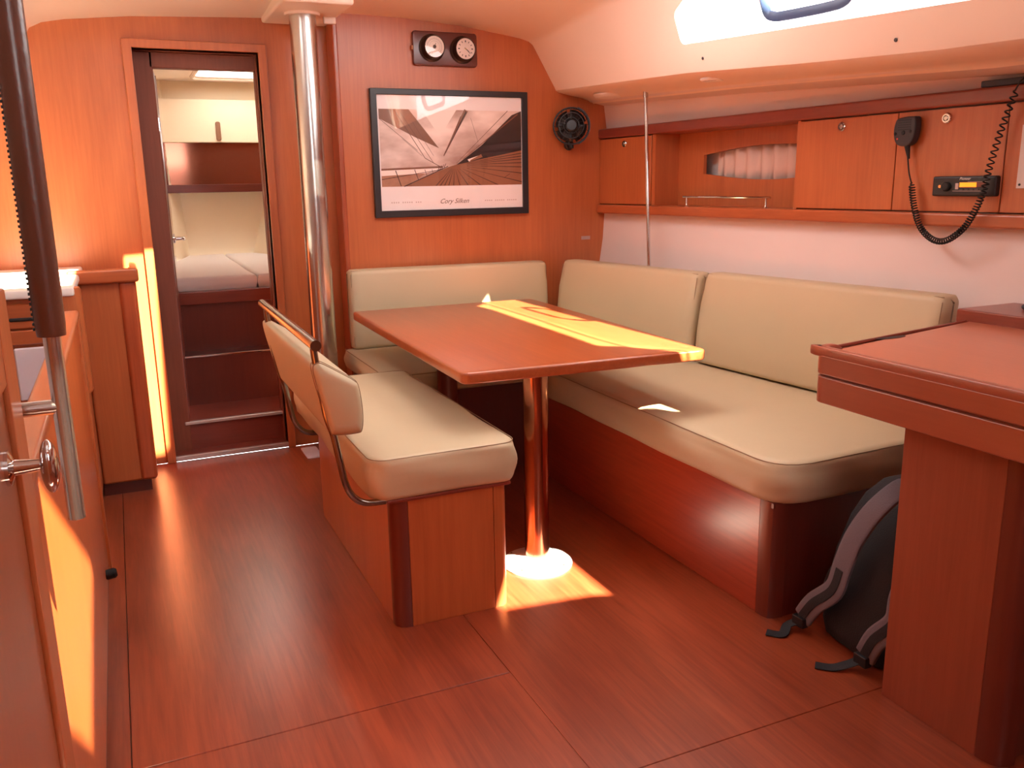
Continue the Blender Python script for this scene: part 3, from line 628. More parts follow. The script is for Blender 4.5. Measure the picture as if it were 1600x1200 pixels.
for (a, c, w_) in (((0.0, 0.905), (0.42, 0.78), .004), ((0.15, 1.0), (0.46, 0.74), .006), ((0.095, 0.79), (0.13, 1.0), .006), ((0.225, 0.78), (0.25, 0.92), .005), ((0.295, 0.78), (0.31, 0.87), .004), ((0.345, 0.78), (0.352, 0.83), .003)): iline(a, c, w_, w_*0.8, 2, 9)
for i in range(4): iline((0.385+0.015*i, 0.80-0.015*i), (0.40+0.015*i, 0.74-0.012*i), .005, .003, 2, 10)
pro = emit('print', pr_, INKS, pc, smooth=False)
text('caption', 'Cory Silken', 0.032, (1.517, YP-0.0128, 1.157), (1, 0, 0), (0, 0, 1), GREYINK, pc, 0.45)
for x0_, n_ in ((1.20, 14), (1.68, 16)):
    q = bmesh.new()
    for i in range(n_):
        if i % 6 != 4: join(q, box(x0_+i*0.011, x0_+i*0.011+0.005, YP-0.0127, YP-0.0121, 1.163, 1.169))
    emit('fine_print', q, mat('ink_pale', (206, 188, 186), 0.6), pc, kind='stuff', smooth=False)
emit('glazing', box(PX0+0.022, PX1-0.022, YP-0.0175, YP-0.0165, PZ0+0.022, PZ1-0.022), GLASS, pc, smooth=False)

# ================================================================== BAROMETER + CLOCK BOARD
ck = thing('instrument_board', 'dark mahogany board with a barometer and a clock above the picture', 'clock', (1.495, YP, 1.79))
emit('board', prism([(x, YP-0.001, z) for x, z in rrect(1.335, 1.655, 1.788, 1.940, 0.015, 4)], (0, -0.018, 0), 0.005, 3), W_MAH, ck)
def gauge(cx, cz, clock):
    b_ = emit('bezel', lathe([(0.062, 0.0), (0.062, 0.006), (0.054, 0.012), (0.051, 0.040), (0.0515, 0.046), (0.050, 0.049), (0.0465, 0.047), (0.0465, 0.040)], (cx, YP-0.019, cz), (0, -1, 0), 40), mat('aged_bronze', (62, 44, 36), 0.35, 0.6), ck)
    emit('dial', lathe([(0.0465, 0.0), (0.0465, 0.002)], (cx, YP-0.062, cz), (0, -1, 0), 40), PAPER, b_)
    q = bmesh.new(); yy = YP-0.0645
    if clock:
        for i in range(12):
            a = math.radians(30*i); s = bmesh.new(); join(s, box(-0.0016 if i % 3 else -0.0026, 0.0016 if i % 3 else 0.0026, -0.0004, 0.0002, 0.029, 0.037)); xf(s, Matrix.Translation((cx, yy, cz)) @ Matrix.Rotation(a, 4, 'Y')); join(q, s)
        emit('numerals', q, INK, b_, kind='stuff', smooth=False)
        for (a, L_, w_) in ((128, 0.021, 0.0018), (132, 0.031, 0.0013)):
            s = box(-w_, w_, -0.001, 0.0, -0.006, L_); xf(s, Matrix.Translation((cx, yy-0.0006, cz)) @ Matrix.Rotation(math.radians(a), 4, 'Y')); emit('hand', s, INK, b_, smooth=False)
    else:
        for i in range(40):
            a = math.radians(-140+7*i); s = box(-0.0004, 0.0004, -0.0004, 0.0002, 0.0345, 0.038 if i % 5 else 0.0395); xf(s, Matrix.Translation((cx, yy, cz)) @ Matrix.Rotation(a, 4, 'Y')); join(q, s)
        for rr in (0.033, 0.025): tube([(cx+rr*math.cos(t*math.pi/16), yy, cz+rr*math.sin(t*math.pi/16)) for t in range(32)], 0.0004, 4, closed=True, bm=q)
        emit('scale', q, GREYINK, b_, kind='stuff', smooth=False)
        s = box(-0.0009, 0.0009, -0.001, 0.0, -0.010, 0.016); xf(s, Matrix.Translation((cx, yy-0.0006, cz)) @ Matrix.Rotation(math.radians(20), 4, 'Y')); emit('hand', s, INK, b_, smooth=False)
        emit('aneroid_opening', lathe([(0.0085, 0), (0.0085, 0.0006)], (cx, yy, cz), (0, -1, 0), 16), mat('bronze_movement', (90, 60, 50), 0.4, 0.6), b_)
    emit('boss', lathe([(0.003, 0), (0.003, 0.003), (0, 0.0035)], (cx, yy, cz), (0, -1, 0), 12), mat('brass', (200, 160, 100), 0.3, 1.0) if clock else INK, b_)
    emit('crystal', lathe([(0.0465, 0), (0.0465, 0.0006)], (cx, YP-0.0662, cz), (0, -1, 0), 32), GLASS, b_)
gauge(1.425, 1.866, False); gauge(1.578, 1.863, True)
for z_ in (1.865,): emit('hinge', box(1.327, 1.337, YP-0.02, YP-0.006, z_-0.01, z_+0.01, 0.002, 1), mat('brass_hinge', (150, 100, 70), 0.4, 0.8), ck)

# ================================================================== FAN
FC = Vector((2.13, YP-0.075, 1.52))
fn = thing('cabin_fan', 'small black caged fan on the bulkhead right of the picture', 'fan', (2.13, YP, 1.45))
fax = Vector((-0.40, -0.85, 0.05)).normalized(); fs = Vector((1, 0, 0)); fs = (fs-fax*fs.dot(fax)).normalized(); fu = fax.cross(fs)
if fu.z < 0: fu = -fu
def fring(r, h, n=40): return [FC+fax*h+(fs*math.cos(2*math.pi*k/n)+fu*math.sin(2*math.pi*k/n))*r for k in range(n)]
q = bmesh.new()
for r, h in ((0.088, -0.022), (0.090, 0.0), (0.088, 0.022), (0.062, 0.036), (0.038, 0.040)): tube(fring(r, h), 0.0022, 6, closed=True, bm=q)
emit('guard_rings', q, BLACK, fn, kind='stuff')
q = bmesh.new()
for k in range(20):
    a = 2*math.pi*k/20; e = fs*math.cos(a)+fu*math.sin(a)
    tube([FC-fax*0.022+e*0.088, FC+e*0.090, FC+fax*0.022+e*0.088, FC+fax*0.036+e*0.062, FC+fax*0.040+e*0.030], 0.0014, 5, bm=q)
emit('guard_wires', q, BLACK, fn, kind='stuff')
emit('motor_housing', lathe([(0.0, -0.055), (0.045, -0.052), (0.062, -0.038), (0.066, -0.024), (0.045, -0.014), (0, -0.012)], FC, fax, 24), BLACK, fn)
emit('hub', lathe([(0.03, 0.036), (0.03, 0.042), (0.024, 0.047), (0, 0.048)], FC, fax, 24), BLACK, fn)
for k in range(4):
    a0 = math.pi/2*k+0.3; q = bmesh.new(); vs = []
    for i in range(6):
        a = a0+0.27*i; e = fs*math.cos(a)+fu*math.sin(a); tw = (i-2.5)*0.007
        vs.append((q.verts.new(FC+e*0.018+fax*(0.005+tw*0.6)), q.verts.new(FC+e*0.078+fax*(0.005+tw))))
    for (p0, p1), (p2, p3) in zip(vs, vs[1:]): q.faces.new((p0, p1, p3, p2))
    bl = emit('blade', q, BLACK, fn); md = bl.modifiers.new('s', 'SOLIDIFY'); md.thickness = 0.002
emit('side_guard', tube([FC+fax*h+(fs*math.cos(a)+fu*math.sin(a))*0.094 for h, a in [(0.0, -1.2+0.12*i) for i in range(21)]], 0.004, 8, flat=(0.018, 0.002, tuple(fax))), BLACK, fn)
emit('warning_label', tube([FC+(fs*math.cos(a)+fu*math.sin(a))*0.097 - fax*0.0 for a in [-0.35+0.1*i for i in range(9)]], 0.004, 8, flat=(0.0035, 0.0006, tuple(fax))), mat('label_paper', (225, 190, 170), 0.6), fn, label='small pale sticker')
emit('mount_arm', tube([FC-fax*0.05, FC-fax*0.05+Vector((0, 0.0, -0.03)), Vector((2.15, YP-0.02, 1.44)), Vector((2.155, YP-0.004, 1.435))], 0.011, 10), BLACK, fn)
emit('mount_foot', lathe([(0.026, 0), (0.026, 0.008), (0.018, 0.016), (0, 0.016)], (2.155, YP, 1.432), (0, -1, 0), 20), BLACK, fn)
emit('tilt_knob', lathe([(0.012, 0), (0.012, 0.02), (0, 0.022)], FC-fax*0.03-fu*0.085, -fu, 12), BLACK, fn)
lb = tag(emit('sticker', box(2.230, 2.282, YP-0.0015, YP, 0.950, 0.968), mat('sticker_grey', (176, 150, 148), 0.5), smooth=False), 'tiny grey sticker low on the bulkhead by the settee corner', 'sticker')

# ================================================================== STARBOARD LOCKER
def cb(y, off): return CAB(y)-off      # positive off = towards the aisle
def cbox(y0, y1, z0, z1, o0, o1, r=0.0, seg=2, bm=None):
    """box following the slanted locker line; o0<o1 offsets to the aisle"""
    b = bmesh.new(); V = [b.verts.new((cb(y, o), y, z)) for y in (y0, y1) for z in (z0, z1) for o in (o0, o1)]
    for f in ((0, 1, 3, 2), (4, 6, 7, 5), (0, 4, 5, 1), (2, 3, 7, 6), (0, 2, 6, 4), (1, 5, 7, 3)): b.faces.new([V[i] for i in f])
    bmesh.ops.recalc_face_normals(b, faces=b.faces[:])
    if r: bmesh.ops.bevel(b, geom=b.edges[:], offset=r, segments=seg, profile=0.5, affect='EDGES')
    return b if bm is None else join(bm, b)
YA = 0.9
lk = thing('wall_locker', 'cherry wall locker with flap doors and an open niche along the right side', 'cabinet', (2.42, 2.5, 1.085))
emit('top_rail', cbox(YA, 4.068, 1.462, 1.510, -0.15, 0.016, 0.009, 3), W_DY, lk, label='dark cherry top rail')
emit('bottom_rail', cbox(YA, 4.068, 1.085, 1.130, -0.15, 0.022, 0.009, 3), W_Y, lk)
fr_ = cbox(3.60, 3.625, 1.13, 1.462, -0.15, 0.0); fr2_ = cbox(2.70, 2.715, 1.13, 1.462, -0.15, -0.001)
emit('partition', fr_, W_Z, lk, smooth=False); emit('partition', fr2_, W_Z, lk, smooth=False)
bp_ = emit('niche_back', cbox(2.70, 3.62, 1.13, 1.462, -0.152, -0.135), W_Z, lk, smooth=False)
lens = []
ya, yb_, zc = 3.42, 2.60, 1.318
for i in range(25):
    t = i/24; y = ya+(yb_-ya)*t; lens.append((y, zc+0.040+0.032*math.sin(math.pi*t)))
for i in range(25):
    t = 1-i/24; y = ya+(yb_-ya)*t; lens.append((y, zc-0.043-0.030*math.sin(math.pi*t)))
cut(bp_, [prism([(cb(y, -0.3), y, z) for y, z in lens], (0.4, 0, 0) if False else (-0.3, 0, 0))])
# curtain behind the oval opening
q = bmesh.new(); rows = []
for i in range(60):
    y = 3.37-0.82*i/59; rows.append((q.verts.new((cb(y, -0.175)+0.014*math.sin(i*1.1)+0.006*math.sin(i*0.37), y, 1.20)), q.verts.new((cb(y, -0.175)+0.012*math.sin(i*1.1+0.5)+0.005*math.sin(i*0.4), y, 1.44))))
for (a, c), (d_, e_) in zip(rows, rows[1:]): q.faces.new((a, c, e_, d_))
cur = emit('curtain', q, CURTAIN, lk, label='pale curtain behind the oval opening'); cur.modifiers.new('s', 'SOLIDIFY').thickness = 0.002
def flap(y0, y1, ky, part='flap_door'):
    d = emit(part, cbox(y0, y1, 1.134, 1.458, -0.016, 0.003, 0.0015, 1), W_Z, lk)
    if ky:
        kx = cb(ky, 0.004); ax = Vector((-1, -0.07, 0))
        k_ = emit('push_latch', lathe([(0.0165, 0.0), (0.0165, 0.003), (0.014, 0.006), (0.010, 0.006), (0.009, 0.002)], (kx, ky, 1.428), ax, 24), CHROME, d)
        emit('latch_button', lathe([(0.008, 0.001), (0.008, 0.006), (0.006, 0.008), (0, 0.008)], (kx, ky, 1.428), ax, 16), STEEL, d)
    return d
flap(3.632, 4.064, 3.846); flap(2.262, 2.698, 2.497); d3 = flap(1.872, 2.258, 2.076); flap(YA, 1.868, None, 'fixed_panel')
emit('backing', cbox(YA, 2.70, 1.13, 1.462, -0.15, -0.017), W_D, lk, smooth=False); emit('backing', cbox(3.625, 4.066, 1.13, 1.462, -0.15, -0.017), W_D, lk, smooth=False)
fd = emit('niche_rail', tube([(cb(y, -0.01), y, 1.172) for y in (3.40, 2.85)], 0.0045, 10), CHROME, lk)
for y in (3.375, 2.875): emit('rail_post', lathe([(0.011, 0), (0.006, 0.006), (0.0045, 0.012), (0.0045, 0.04)], (cb(y, -0.01), y, 1.130), n=12), CHROME, fd)
# instrument plate on the fixed panel
ipl = thing('switch_plate', 'pale metal switch plate at the right edge on the locker panel', 'switch panel', (CAB(1.7), 1.7, 1.205))
emit('plate', cbox(1.55, 1.822, 1.207, 1.392, 0.0035, 0.006, 0.0008, 1), PLATE, ipl)
for y, z in ((1.812, 1.218), (1.812, 1.382), (1.56, 1.218), (1.56, 1.382)): emit('screw', lathe([(0.004, 0), (0.003, 0.002), (0, 0.002)], (cb(y, 0.006), y, z), (-1, -0.07, 0), 10), INK, ipl)
for z in (1.325, 1.285): emit('toggle', cbox(1.785, 1.80, z-0.006, z+0.006, 0.006, 0.012, 0.001, 1), GREYP, ipl)
# marine radio head in the locker door
rd = thing('car_radio', 'black radio head unit with orange display in the locker door', 'radio', (CAB(1.985), 1.985, 1.183))
emit('fascia', cbox(1.872, 2.090, 1.183, 1.246, 0.003, 0.026, 0.006, 3), BLACK, rd)
emit('display', cbox(1.935, 1.992, 1.212, 1.226, 0.0255, 0.0268), SCREEN, rd, smooth=False, label='lit orange display')
emit('display_end', cbox(1.905, 1.934, 1.212, 1.226, 0.0255, 0.0266), SCREEN2, rd, smooth=False)
emit('side_keys', cbox(1.995, 2.006, 1.205, 1.224, 0.0255, 0.028, 0.0006, 1), mat('silver_keys', (190, 170, 166), 0.4, 0.4), rd)
for z0, y0, y1 in ((1.2275, 1.905, 1.965), (1.199, 1.915, 2.015)): emit('trim_line', cbox(y0, y1, z0, z0+0.0012, 0.0255, 0.0268), bpy.data.materials['silver_keys'], rd, smooth=False)
for y in (1.985, 1.967, 1.95, 1.933, 1.917): emit('preset_key', cbox(y-0.006, y+0.006, 1.202, 1.207, 0.0255, 0.0275, 0.0006, 1), GREYP, rd)
emit('volume_knob', lathe([(0.016, 0), (0.015, 0.008), (0.012, 0.011), (0, 0.011)], (cb(2.038, 0.026), 2.038, 1.214), (-1, -0.07, 0), 24), BLACK2, rd)
emit('knob_pointer', lathe([(0.005, 0), (0.005, 0.001)], (cb(2.060, 0.0262), 2.062, 1.214), (-1, -0.07, 0), 12), mat('amber_mark', (230, 140, 70), 0.4, emit=0.5), rd)
text('brand_mark', 'Pioneer', 0.012, (cb(1.975, 0.0268), 1.975, 1.234), (0.07, -1, 0), (0, 0, 1), mat('mark_silver', (220, 210, 205), 0.4), rd, 0.25)
# handset with coiled lead
hs = thing('radio_handset', 'black fist microphone hanging on the locker door beside the coiled lead', 'microphone', (CAB(2.2), 2.2, 1.33))
b = bmesh.new(); hy, hz = 2.200, 1.390
hp = [(2.240, 1.425), (2.232, 1.436), (2.205, 1.441), (2.172, 1.441), (2.163, 1.434), (2.161, 1.40), (2.168, 1.366), (2.182, 1.350), (2.205, 1.346), (2.228, 1.352), (2.241, 1.372), (2.245, 1.40)]
hpp = [(p.x, p.y) for p in catmull([(y, z, 0) for y, z in hp], 3, True)]
hb = emit('body', prism([(cb(y, 0.010), y, z) for y, z in hpp], (-0.030, 0, 0), 0.005, 3), mat('charcoal_plastic', (52, 50, 56), 0.5), hs)
for i in range(5):
    z = 1.430-i*0.0075; emit('grille_slot', cbox(2.178, 2.226, z-0.0014, z+0.0014, 0.0395, 0.0412), BLACK2, hb, smooth=False)
for y, z, r in ((2.236, 1.388, 0.005), (2.205, 1.390, 0.0075), (2.178, 1.393, 0.005)): emit('key', lathe([(r, 0), (r*0.85, 0.002), (0, 0.002)], (cb(y, 0.040), y, z), (-1, -0.07, 0), 14), BLACK2, hb)
emit('red_key', lathe([(0.003, 0), (0.003, 0.0015), (0, 0.002)], (cb(2.226, 0.040), 2.226, 1.371), (-1, -0.07, 0), 10), RED, hb)
emit('strain_relief', tube([(cb(2.198, 0.025), 2.198, 1.350), (cb(2.195, 0.025), 2.195, 1.335), (cb(2.188, 0.025), 2.188, 1.305)], [0.010, 0.008, 0.004], 12), BLACK2, hb)
def onp(y, z, off): return Vector((cb(y, off), y, z))
path = catmull([onp(2.188, 1.31, 0.03), onp(2.178, 1.26, 0.03), onp(2.165, 1.225, 0.03)], 8)
coil_c = catmull([onp(2.165, 1.228, 0.03), onp(2.145, 1.155, 0.035), onp(2.110, 1.085, 0.04), onp(2.055, 1.045, 0.045), onp(2.000, 1.045, 0.05), onp(1.945, 1.085, 0.052), onp(1.912, 1.14, 0.052), onp(1.892, 1.20, 0.05), onp(1.885, 1.265, 0.045), onp(1.868, 1.36, 0.04), onp(1.848, 1.44, 0.036), onp(1.835, 1.49, 0.034)], 20)
Ls = [0.0]
for a, c in zip(coil_c, coil_c[1:]): Ls.append(Ls[-1]+(c-a).length)
cl = []; ph = 0.0; n_st = 1500; tot = Ls[-1]; k = 0
for i in range(n_st+1):
    s = tot*i/n_st
    while k < len(Ls)-2 and Ls[k+1] < s: k += 1
    u = (s-Ls[k])/max(1e-9, Ls[k+1]-Ls[k]); c = coil_c[k].lerp(coil_c[k+1], u); t = (coil_c[k+1]-coil_c[k]).normalized()
    fr2 = s/tot; pitch_ = 0.0088 if fr2 < 0.55 else 0.0088+0.011*min(1, (fr2-0.55)/0.2)
    ph += 2*math.pi*(tot/n_st)/pitch_
    n1 = Vector((1, 0.07, 0)); n1 = (n1-t*n1.dot(t)).normalized(); n2 = t.cross(n1); ra = 0.0085*min(1.0, s/0.012, (tot-s)/0.012+0.3)
    cl.append(c+(n1*math.cos(ph)+n2*math.sin(ph))*ra)
emit('plain_lead', tube(path, 0.0026, 8), BLACK2, hs)
emit('coiled_lead', tube(cl+catmull([cl[-1], onp(1.826, 1.515, 0.03), onp(1.815, 1.537, 0.0), onp(1.80, 1.534, -0.012)], 6)[1:], 0.0024, 6), BLACK2, hs)
tag(emit('flat_box', cbox(1.55, 1.968, 1.5105, 1.530, -0.022, 0.008, 0.003, 2), NAVY), 'flat navy box on top of the locker at the right edge', 'box')

# slim steel rod in front of the lockers
rod = thing('steel_rod', 'thin stainless rod from the side deck down behind the corner back cushion', 'rod', (2.265, 3.43, 0.60))
emit('shaft', tube([(2.255, 3.435, 0.55), (2.25, 3.505, 1.655)], 0.0085, 14), CHROME, rod)
emit('end_fitting', tube([(2.25, 3.503, 1.615), (2.25, 3.505, 1.655)], 0.0115, 14), STEEL, rod)
# ceiling fittings under the side deck
zz = lambda y: zb(y)-0.018
dl = thing('round_light', 'round cream recessed light under the side deck near the window', 'light', (2.165, 2.86, zz(2.86)))
emit('bezel', lathe([(0.030, 0.004), (0.045, 0.004), (0.047, -0.003), (0.040, -0.008), (0.030, -0.006), (0.026, 0.0)], (2.165, 2.90, zz(2.90)), n=32), WHITE, dl)
emit('lens', lathe([(0.027, 0.0), (0.025, -0.003), (0, -0.004)], (2.165, 2.90, zz(2.90)), n=24), mat('clear_lens', (200, 180, 168), 0.15), dl)
dv = thing('round_vent', 'cream oval speaker disc under the side deck in the far corner', 'speaker', (2.22, 3.80, zz(3.8)))
emit('disc', lathe([(0.078, 0.004), (0.078, -0.003), (0.070, -0.011), (0.055, -0.014), (0, -0.015)], (2.235, 3.80, zb(3.8)-0.028), n=40), WHITE, dv)
for (y, z) in ((2.83, 1.690), (1.93, 1.625)): tag(emit('screw_cap', lathe([(0.006, 0), (0.005, -0.002), (0, -0.003)], (side(y, z)-0.001, y, z), (1, 0, 0.25), 12), GREYP), 'tiny dark screw cap below the window, ' + ('towards the rod' if y > 2.5 else 'above the black microphone'), 'cap')

# ================================================================== CHART TABLE
ct = thing('chart_table', 'cherry chart table with raised rounded edge and lid in right foreground', 'desk', (1.9, 1.3, 0))
DX = 1.556; YF = 1.635
emit('side_panel', box(1.600, 1.618, 1.118, 1.377, 0.0, 0.715, 0.001, 1), W_N, ct)
emit('end_panel', box(1.618, 2.30, 1.355, 1.376, 0.0, 0.715), W_Z, ct, smooth=False)
emit('corner_post', prism([(x, y, 0) for x, y in ((1.600, 1.117), (1.600, 1.10), (1.604, 1.082), (1.614, 1.068), (1.630, 1.060), (1.650, 1.058), (1.650, 1.117))], (0, 0, 0.715)), W_D, ct, label='darker rounded corner')
emit('inner_panel', box(1.650, 2.3, 1.075, 1.09, 0.0, 0.715), W_D, ct, smooth=False)
def yf(x): return YF+0.19*(x-DX)
def band(z0, z1, off, r):
    o_ = DX-off; pts = [(o_, 0.55), (o_, YF-0.035)]
    for i in range(1, 6):
        a = math.radians(90*i/5); pts.append((o_+0.035*(1-math.cos(a)), YF-0.035+0.035*math.sin(a)))
    pts += [(o_+0.060, yf(o_+0.060)+off), (2.33, yf(2.33)+off), (2.33, 0.55)]
    return prism([(x, y, z0) for x, y in pts], (0, 0, z1-z0), r, 3)
emit('lower_band', band(0.700, 0.768, 0.0, 0.004), W_DESK, ct); emit('upper_band', band(0.7735, 0.822, 0.002, 0.004), W_DESK, ct)
emit('groove', band(0.765, 0.776, -0.006, 0.0), W_D, ct, smooth=False)
# raised fiddle on the inboard edge, curling round the corner
fp = [(DX+0.011, 0.55), (DX+0.011, 1.0), (DX+0.011, YF-0.045)]
cpth = [Vector((x, y, 0.829)) for x, y in fp]+[Vector((DX+0.016, YF-0.022, 0.829)), Vector((DX+0.032, YF-0.011, 0.829)), Vector((DX+0.058, YF-0.006, 0.828)), Vector((DX+0.075, YF-0.004, 0.820))]
emit('raised_edge', tube(catmull(cpth, 5), 0.0, 14, flat=(0.0125, 0.0125, (0, 0, 1))), W_DESK, ct)
lid = emit('lid', prism([(DX+0.028, 0.55, 0.822), (DX+0.028, YF-0.055, 0.822), (DX+0.09, YF-0.012, 0.822), (2.32, yf(2.32)-0.012, 0.822), (2.32, 0.55, 0.822)], (0, 0, 0.006), 0.002, 2), W_LID, ct)
ncx = 1.86; nt_ = [(ncx-0.075, yf(ncx-0.075)+0.02)]
for i in range(9):
    a = math.pi*i/8; nt_.append((ncx-0.055*math.cos(a), yf(ncx)-0.012-0.024*math.sin(a)**0.7))
nt_.append((ncx+0.075, yf(ncx+0.075)+0.02))
emit('finger_notch', prism([(x, y, 0.8285) for x, y in nt_[1:-1]], (0, 0, 0.0006)), INK, lid, smooth=False)
emit('back_edge', tube([(DX+0.07, yf(DX+0.07)-0.002, 0.826), (2.33, yf(2.33)-0.002, 0.826)], 0.005, 8), W_DX, ct)
emit('hull_shelf', prism([(2.315, 0.55, 0.82), (2.26, 1.80, 0.82), (2.52, 1.80, 0.82), (2.57, 0.55, 0.82)], (0, 0, 0.042), 0.006, 2), W_DY, ct)
tag(emit('small_case', xf((lambda q: (bmesh.ops.create_uvsphere(q, u_segments=20, v_segments=12, radius=1), q)[-1])(bmesh.new()), Matrix.Translation((2.40, 1.64, 0.872)) @ Matrix.Diagonal((0.035, 0.05, 0.016, 1))), NAVY), 'small navy case lying on the shelf behind the chart table', 'case')

# ================================================================== BACKPACK
bk_ = thing('backpack', 'black backpack with grey shoulder straps leaning between settee and chart table', 'backpack', (1.80, 1.60, 0))
b = bmesh.new(); rows = []
prof_ = [(0.00, .80, 0.85, 0), (0.012, .93, .95, 0), (0.05, 1, 1.0, 0), (0.15, 1.0, 1.03, 0.01), (0.27, .97, .96, 0.025), (0.37, .88, .82, 0.045), (0.44, .74, .66, 0.062), (0.485, .54, .46, 0.078), (0.505, .28, .24, 0.085)]
for z, sy, sx, dx in [(z*0.93, a_, b_2, c_) for z, a_, b_2, c_ in prof_]:
    ring_ = []
    for i in range(28):
        a = 2*math.pi*i/28; ca, sa = math.cos(a), math.sin(a); e = 0.55
        X_ = 1.775+dx+0.105*sx*math.copysign(abs(ca)**e, ca); Y_ = 1.548+0.150*sy*math.copysign(abs(sa)**e, sa)
        wv = 0.004*math.sin(3*a+z*30)+0.003*math.sin(7*a+z*50); ring_.append(b.verts.new((X_+wv, Y_+wv*0.7, z)))
    rows.append(ring_)
for A, B in zip(rows, rows[1:]):
    for i in range(28): b.faces.new((A[i], A[(i+1) % 28], B[(i+1) % 28], B[i]))
b.faces.new(rows[0][::-1]); b.faces.new(rows[-1])
emit('body', b, BAGB, bk_, ang=60)
emit('side_pocket', xf((lambda q: (bmesh.ops.create_uvsphere(q, u_segments=20, v_segments=12, radius=1), q)[-1])(bmesh.new()), Matrix.Translation((1.775, 1.690, 0.105)) @ Matrix.Diagonal((0.07, 0.035, 0.10, 1))), BAGB, bk_)
for dy, sgn in ((-0.055, 1), (-0.245, -0.25)):
    pts = [(1.80, 1.545+dy, 0.468), (1.755, 1.550+dy, 0.482), (1.695, 1.580+dy, 0.420), (1.664, 1.615+dy, 0.330), (1.650, 1.635+dy, 0.24), (1.642, 1.640+dy+0.01*sgn, 0.175), (1.636, 1.690+dy+0.02*sgn, 0.11), (1.642, 1.725+dy+0.03*sgn, 0.045)]
    s_ = emit('shoulder_strap', tube(catmull(pts, 5), 0, 14, flat=(0.030, 0.007, (0, 1, 0.12))), BAGG, bk_, label='grey padded shoulder strap')
    off = Vector((-0.0085, 0, 0))
    emit('webbing', tube([Vector(p)+off for p in catmull(pts[4:], 5)], 0, 10, flat=(0.012, 0.0016, (0, 1, 0.12))), BAGB, s_)
    emit('buckle', box(1.622, 1.646, 1.705+dy+0.03*sgn, 1.748+dy+0.03*sgn, 0.02, 0.05, 0.004, 2), BLACK, s_)
    emit('loose_strap', tube(catmull([(1.632, 1.735+dy+0.03*sgn, 0.030), (1.61, 1.75+dy+0.03*sgn, 0.016), (1.575, 1.76+dy, 0.006), (1.545, 1.79+dy, 0.005)], 5), 0, 10, flat=(0.014, 0.0018, (0.3, 1, 0.1))), BAGB, s_)
emit('haul_loop', tube(catmull([(1.84, 1.52, 0.455), (1.83, 1.515, 0.48), (1.83, 1.56, 0.482), (1.84, 1.57, 0.455)], 6), 0.005, 8), BAGB, bk_)

# ================================================================== FORWARD CABIN
vb = thing('berth', 'dark cherry berth front with steps in the forward cabin, seen through the doorway', 'bed', (0.6, 4.9, 0.15))
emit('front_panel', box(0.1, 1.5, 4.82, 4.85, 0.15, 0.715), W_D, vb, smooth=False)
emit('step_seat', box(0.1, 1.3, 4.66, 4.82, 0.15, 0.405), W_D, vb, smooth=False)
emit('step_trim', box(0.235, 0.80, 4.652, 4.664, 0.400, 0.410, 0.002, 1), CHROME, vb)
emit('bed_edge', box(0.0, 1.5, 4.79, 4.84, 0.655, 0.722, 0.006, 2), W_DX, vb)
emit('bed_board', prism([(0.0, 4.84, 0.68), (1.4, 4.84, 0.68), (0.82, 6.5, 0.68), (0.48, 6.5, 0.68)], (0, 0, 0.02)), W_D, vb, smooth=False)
for nm, pl in (('left', [(0.02, 4.85), (0.66, 4.85), (0.675, 6.5), (0.43, 6.5)]), ('right', [(0.67, 4.85), (1.45, 4.85), (0.88, 6.5), (0.68, 6.5)])):
    mt = thing('mattress', 'white berth mattress half, %s side of the centre split in the forward cabin' % nm, 'mattress', (pl[0][0], 5.5, 0.71), 'mattress halves')
    lp = dense(pl, 0.12)
    emit('pad', cushion(lp, 0.71, 0.792, 0.022, 0.004, 0.006, 7), SHEET, mt, ang=60)
lo = thing('berth_locker', 'cream locker face over a dark polished panel at the head of the berth', 'cabinet', (0.7, 6.5, 1.22))
emit('upper_face', box(0.2, 1.2, 6.46, 6.50, 1.552, 1.835, 0.006, 2), VLINE, lo)
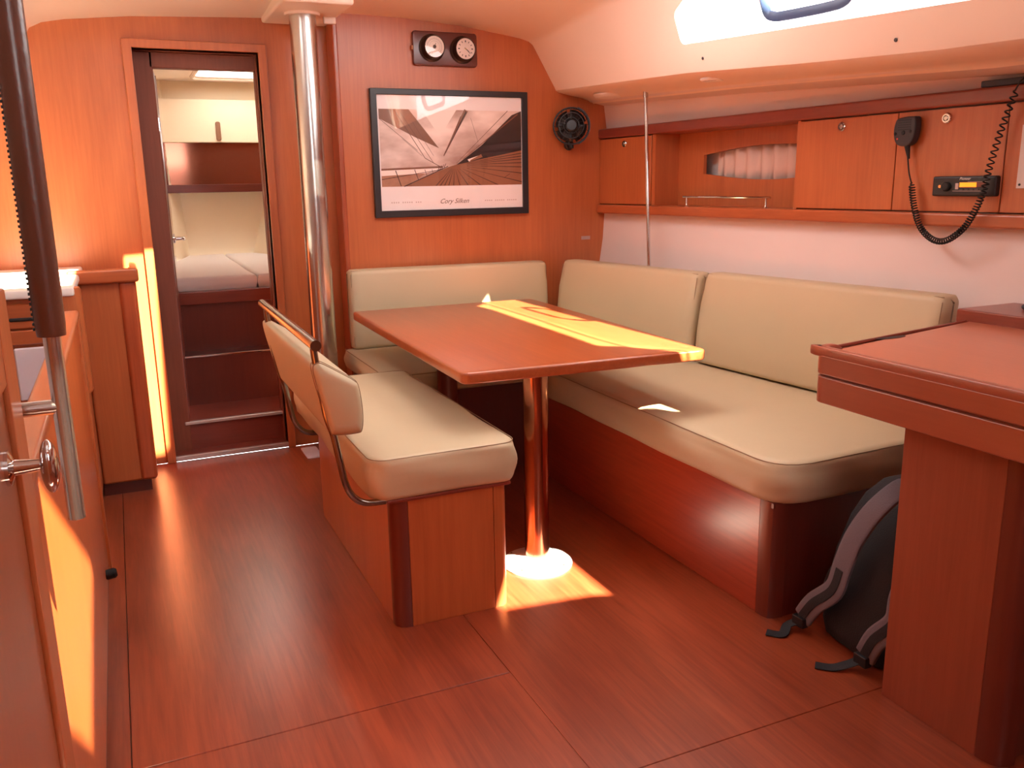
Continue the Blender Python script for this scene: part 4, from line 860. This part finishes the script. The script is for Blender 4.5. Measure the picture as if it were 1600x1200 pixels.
emit('hand_grip', prism([(x, 6.46, z) for x, z in rrect(0.690, 0.722, 1.562, 1.690, 0.012, 4)], (0, -0.012, 0), 0.003, 2), mat('brown_grip', (132, 92, 68), 0.5), lo)
emit('polished_panel', box(0.2, 1.2, 6.50, 6.51, 1.27, 1.552), SMOKED, lo, smooth=False, label='dark polished panel')
emit('shelf_edge', box(0.2, 1.2, 6.38, 6.50, 1.218, 1.272, 0.005, 2), W_MAH, lo)
# vinyl side linings seams
for p in (((1.02, 6.545, 1.22), (0.90, 6.545, 1.10)), ): pass
ld = thing('cabin_door_leaf', 'cherry cabin door leaf standing open in the doorway with a chrome knob', 'door', (0.24, 4.35, 0.17))
hx, hy2, ex, ey = 0.222, 4.345, 0.262, 4.86
dvv = Vector((ex-hx, ey-hy2, 0)); dn = Vector((dvv.y, -dvv.x, 0)).normalized()
def leaf(s0, s1, z0, z1, t0, t1, r=0.0):
    A = Vector((hx, hy2, 0)); q = [A+dvv*s0+dn*t0, A+dvv*s1+dn*t0, A+dvv*s1+dn*t1, A+dvv*s0+dn*t1]; return prism([(p.x, p.y, z0) for p in q], (0, 0, z1-z0), r, 2)
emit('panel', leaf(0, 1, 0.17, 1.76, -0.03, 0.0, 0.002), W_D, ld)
emit('mirror', leaf(0.28, 0.97, 0.75, 1.755, 0.0, 0.004), MIRROR, ld, smooth=False, label='mirror on the door')
kk = Vector((hx, hy2, 1.0))+dvv*0.86+dn*0.004
k2 = emit('knob', lathe([(0.024, 0), (0.024, 0.004), (0.010, 0.010), (0.008, 0.04), (0, 0.042)], kk, dn, 20), CHROME, ld)
emit('knob_grip', tube([kk+dn*0.044+dvv.normalized()*(-0.028), kk+dn*0.046+dvv.normalized()*(-0.015), kk+dn*0.046, kk+dn*0.046+dvv.normalized()*0.015, kk+dn*0.044+dvv.normalized()*0.028], [0.005, 0.010, 0.009, 0.010, 0.005], 12), CHROME, k2)
emit('hinge', box(0.217, 0.226, 4.325, 4.338, 1.50, 1.56, 0.001, 1), STEEL, ld)
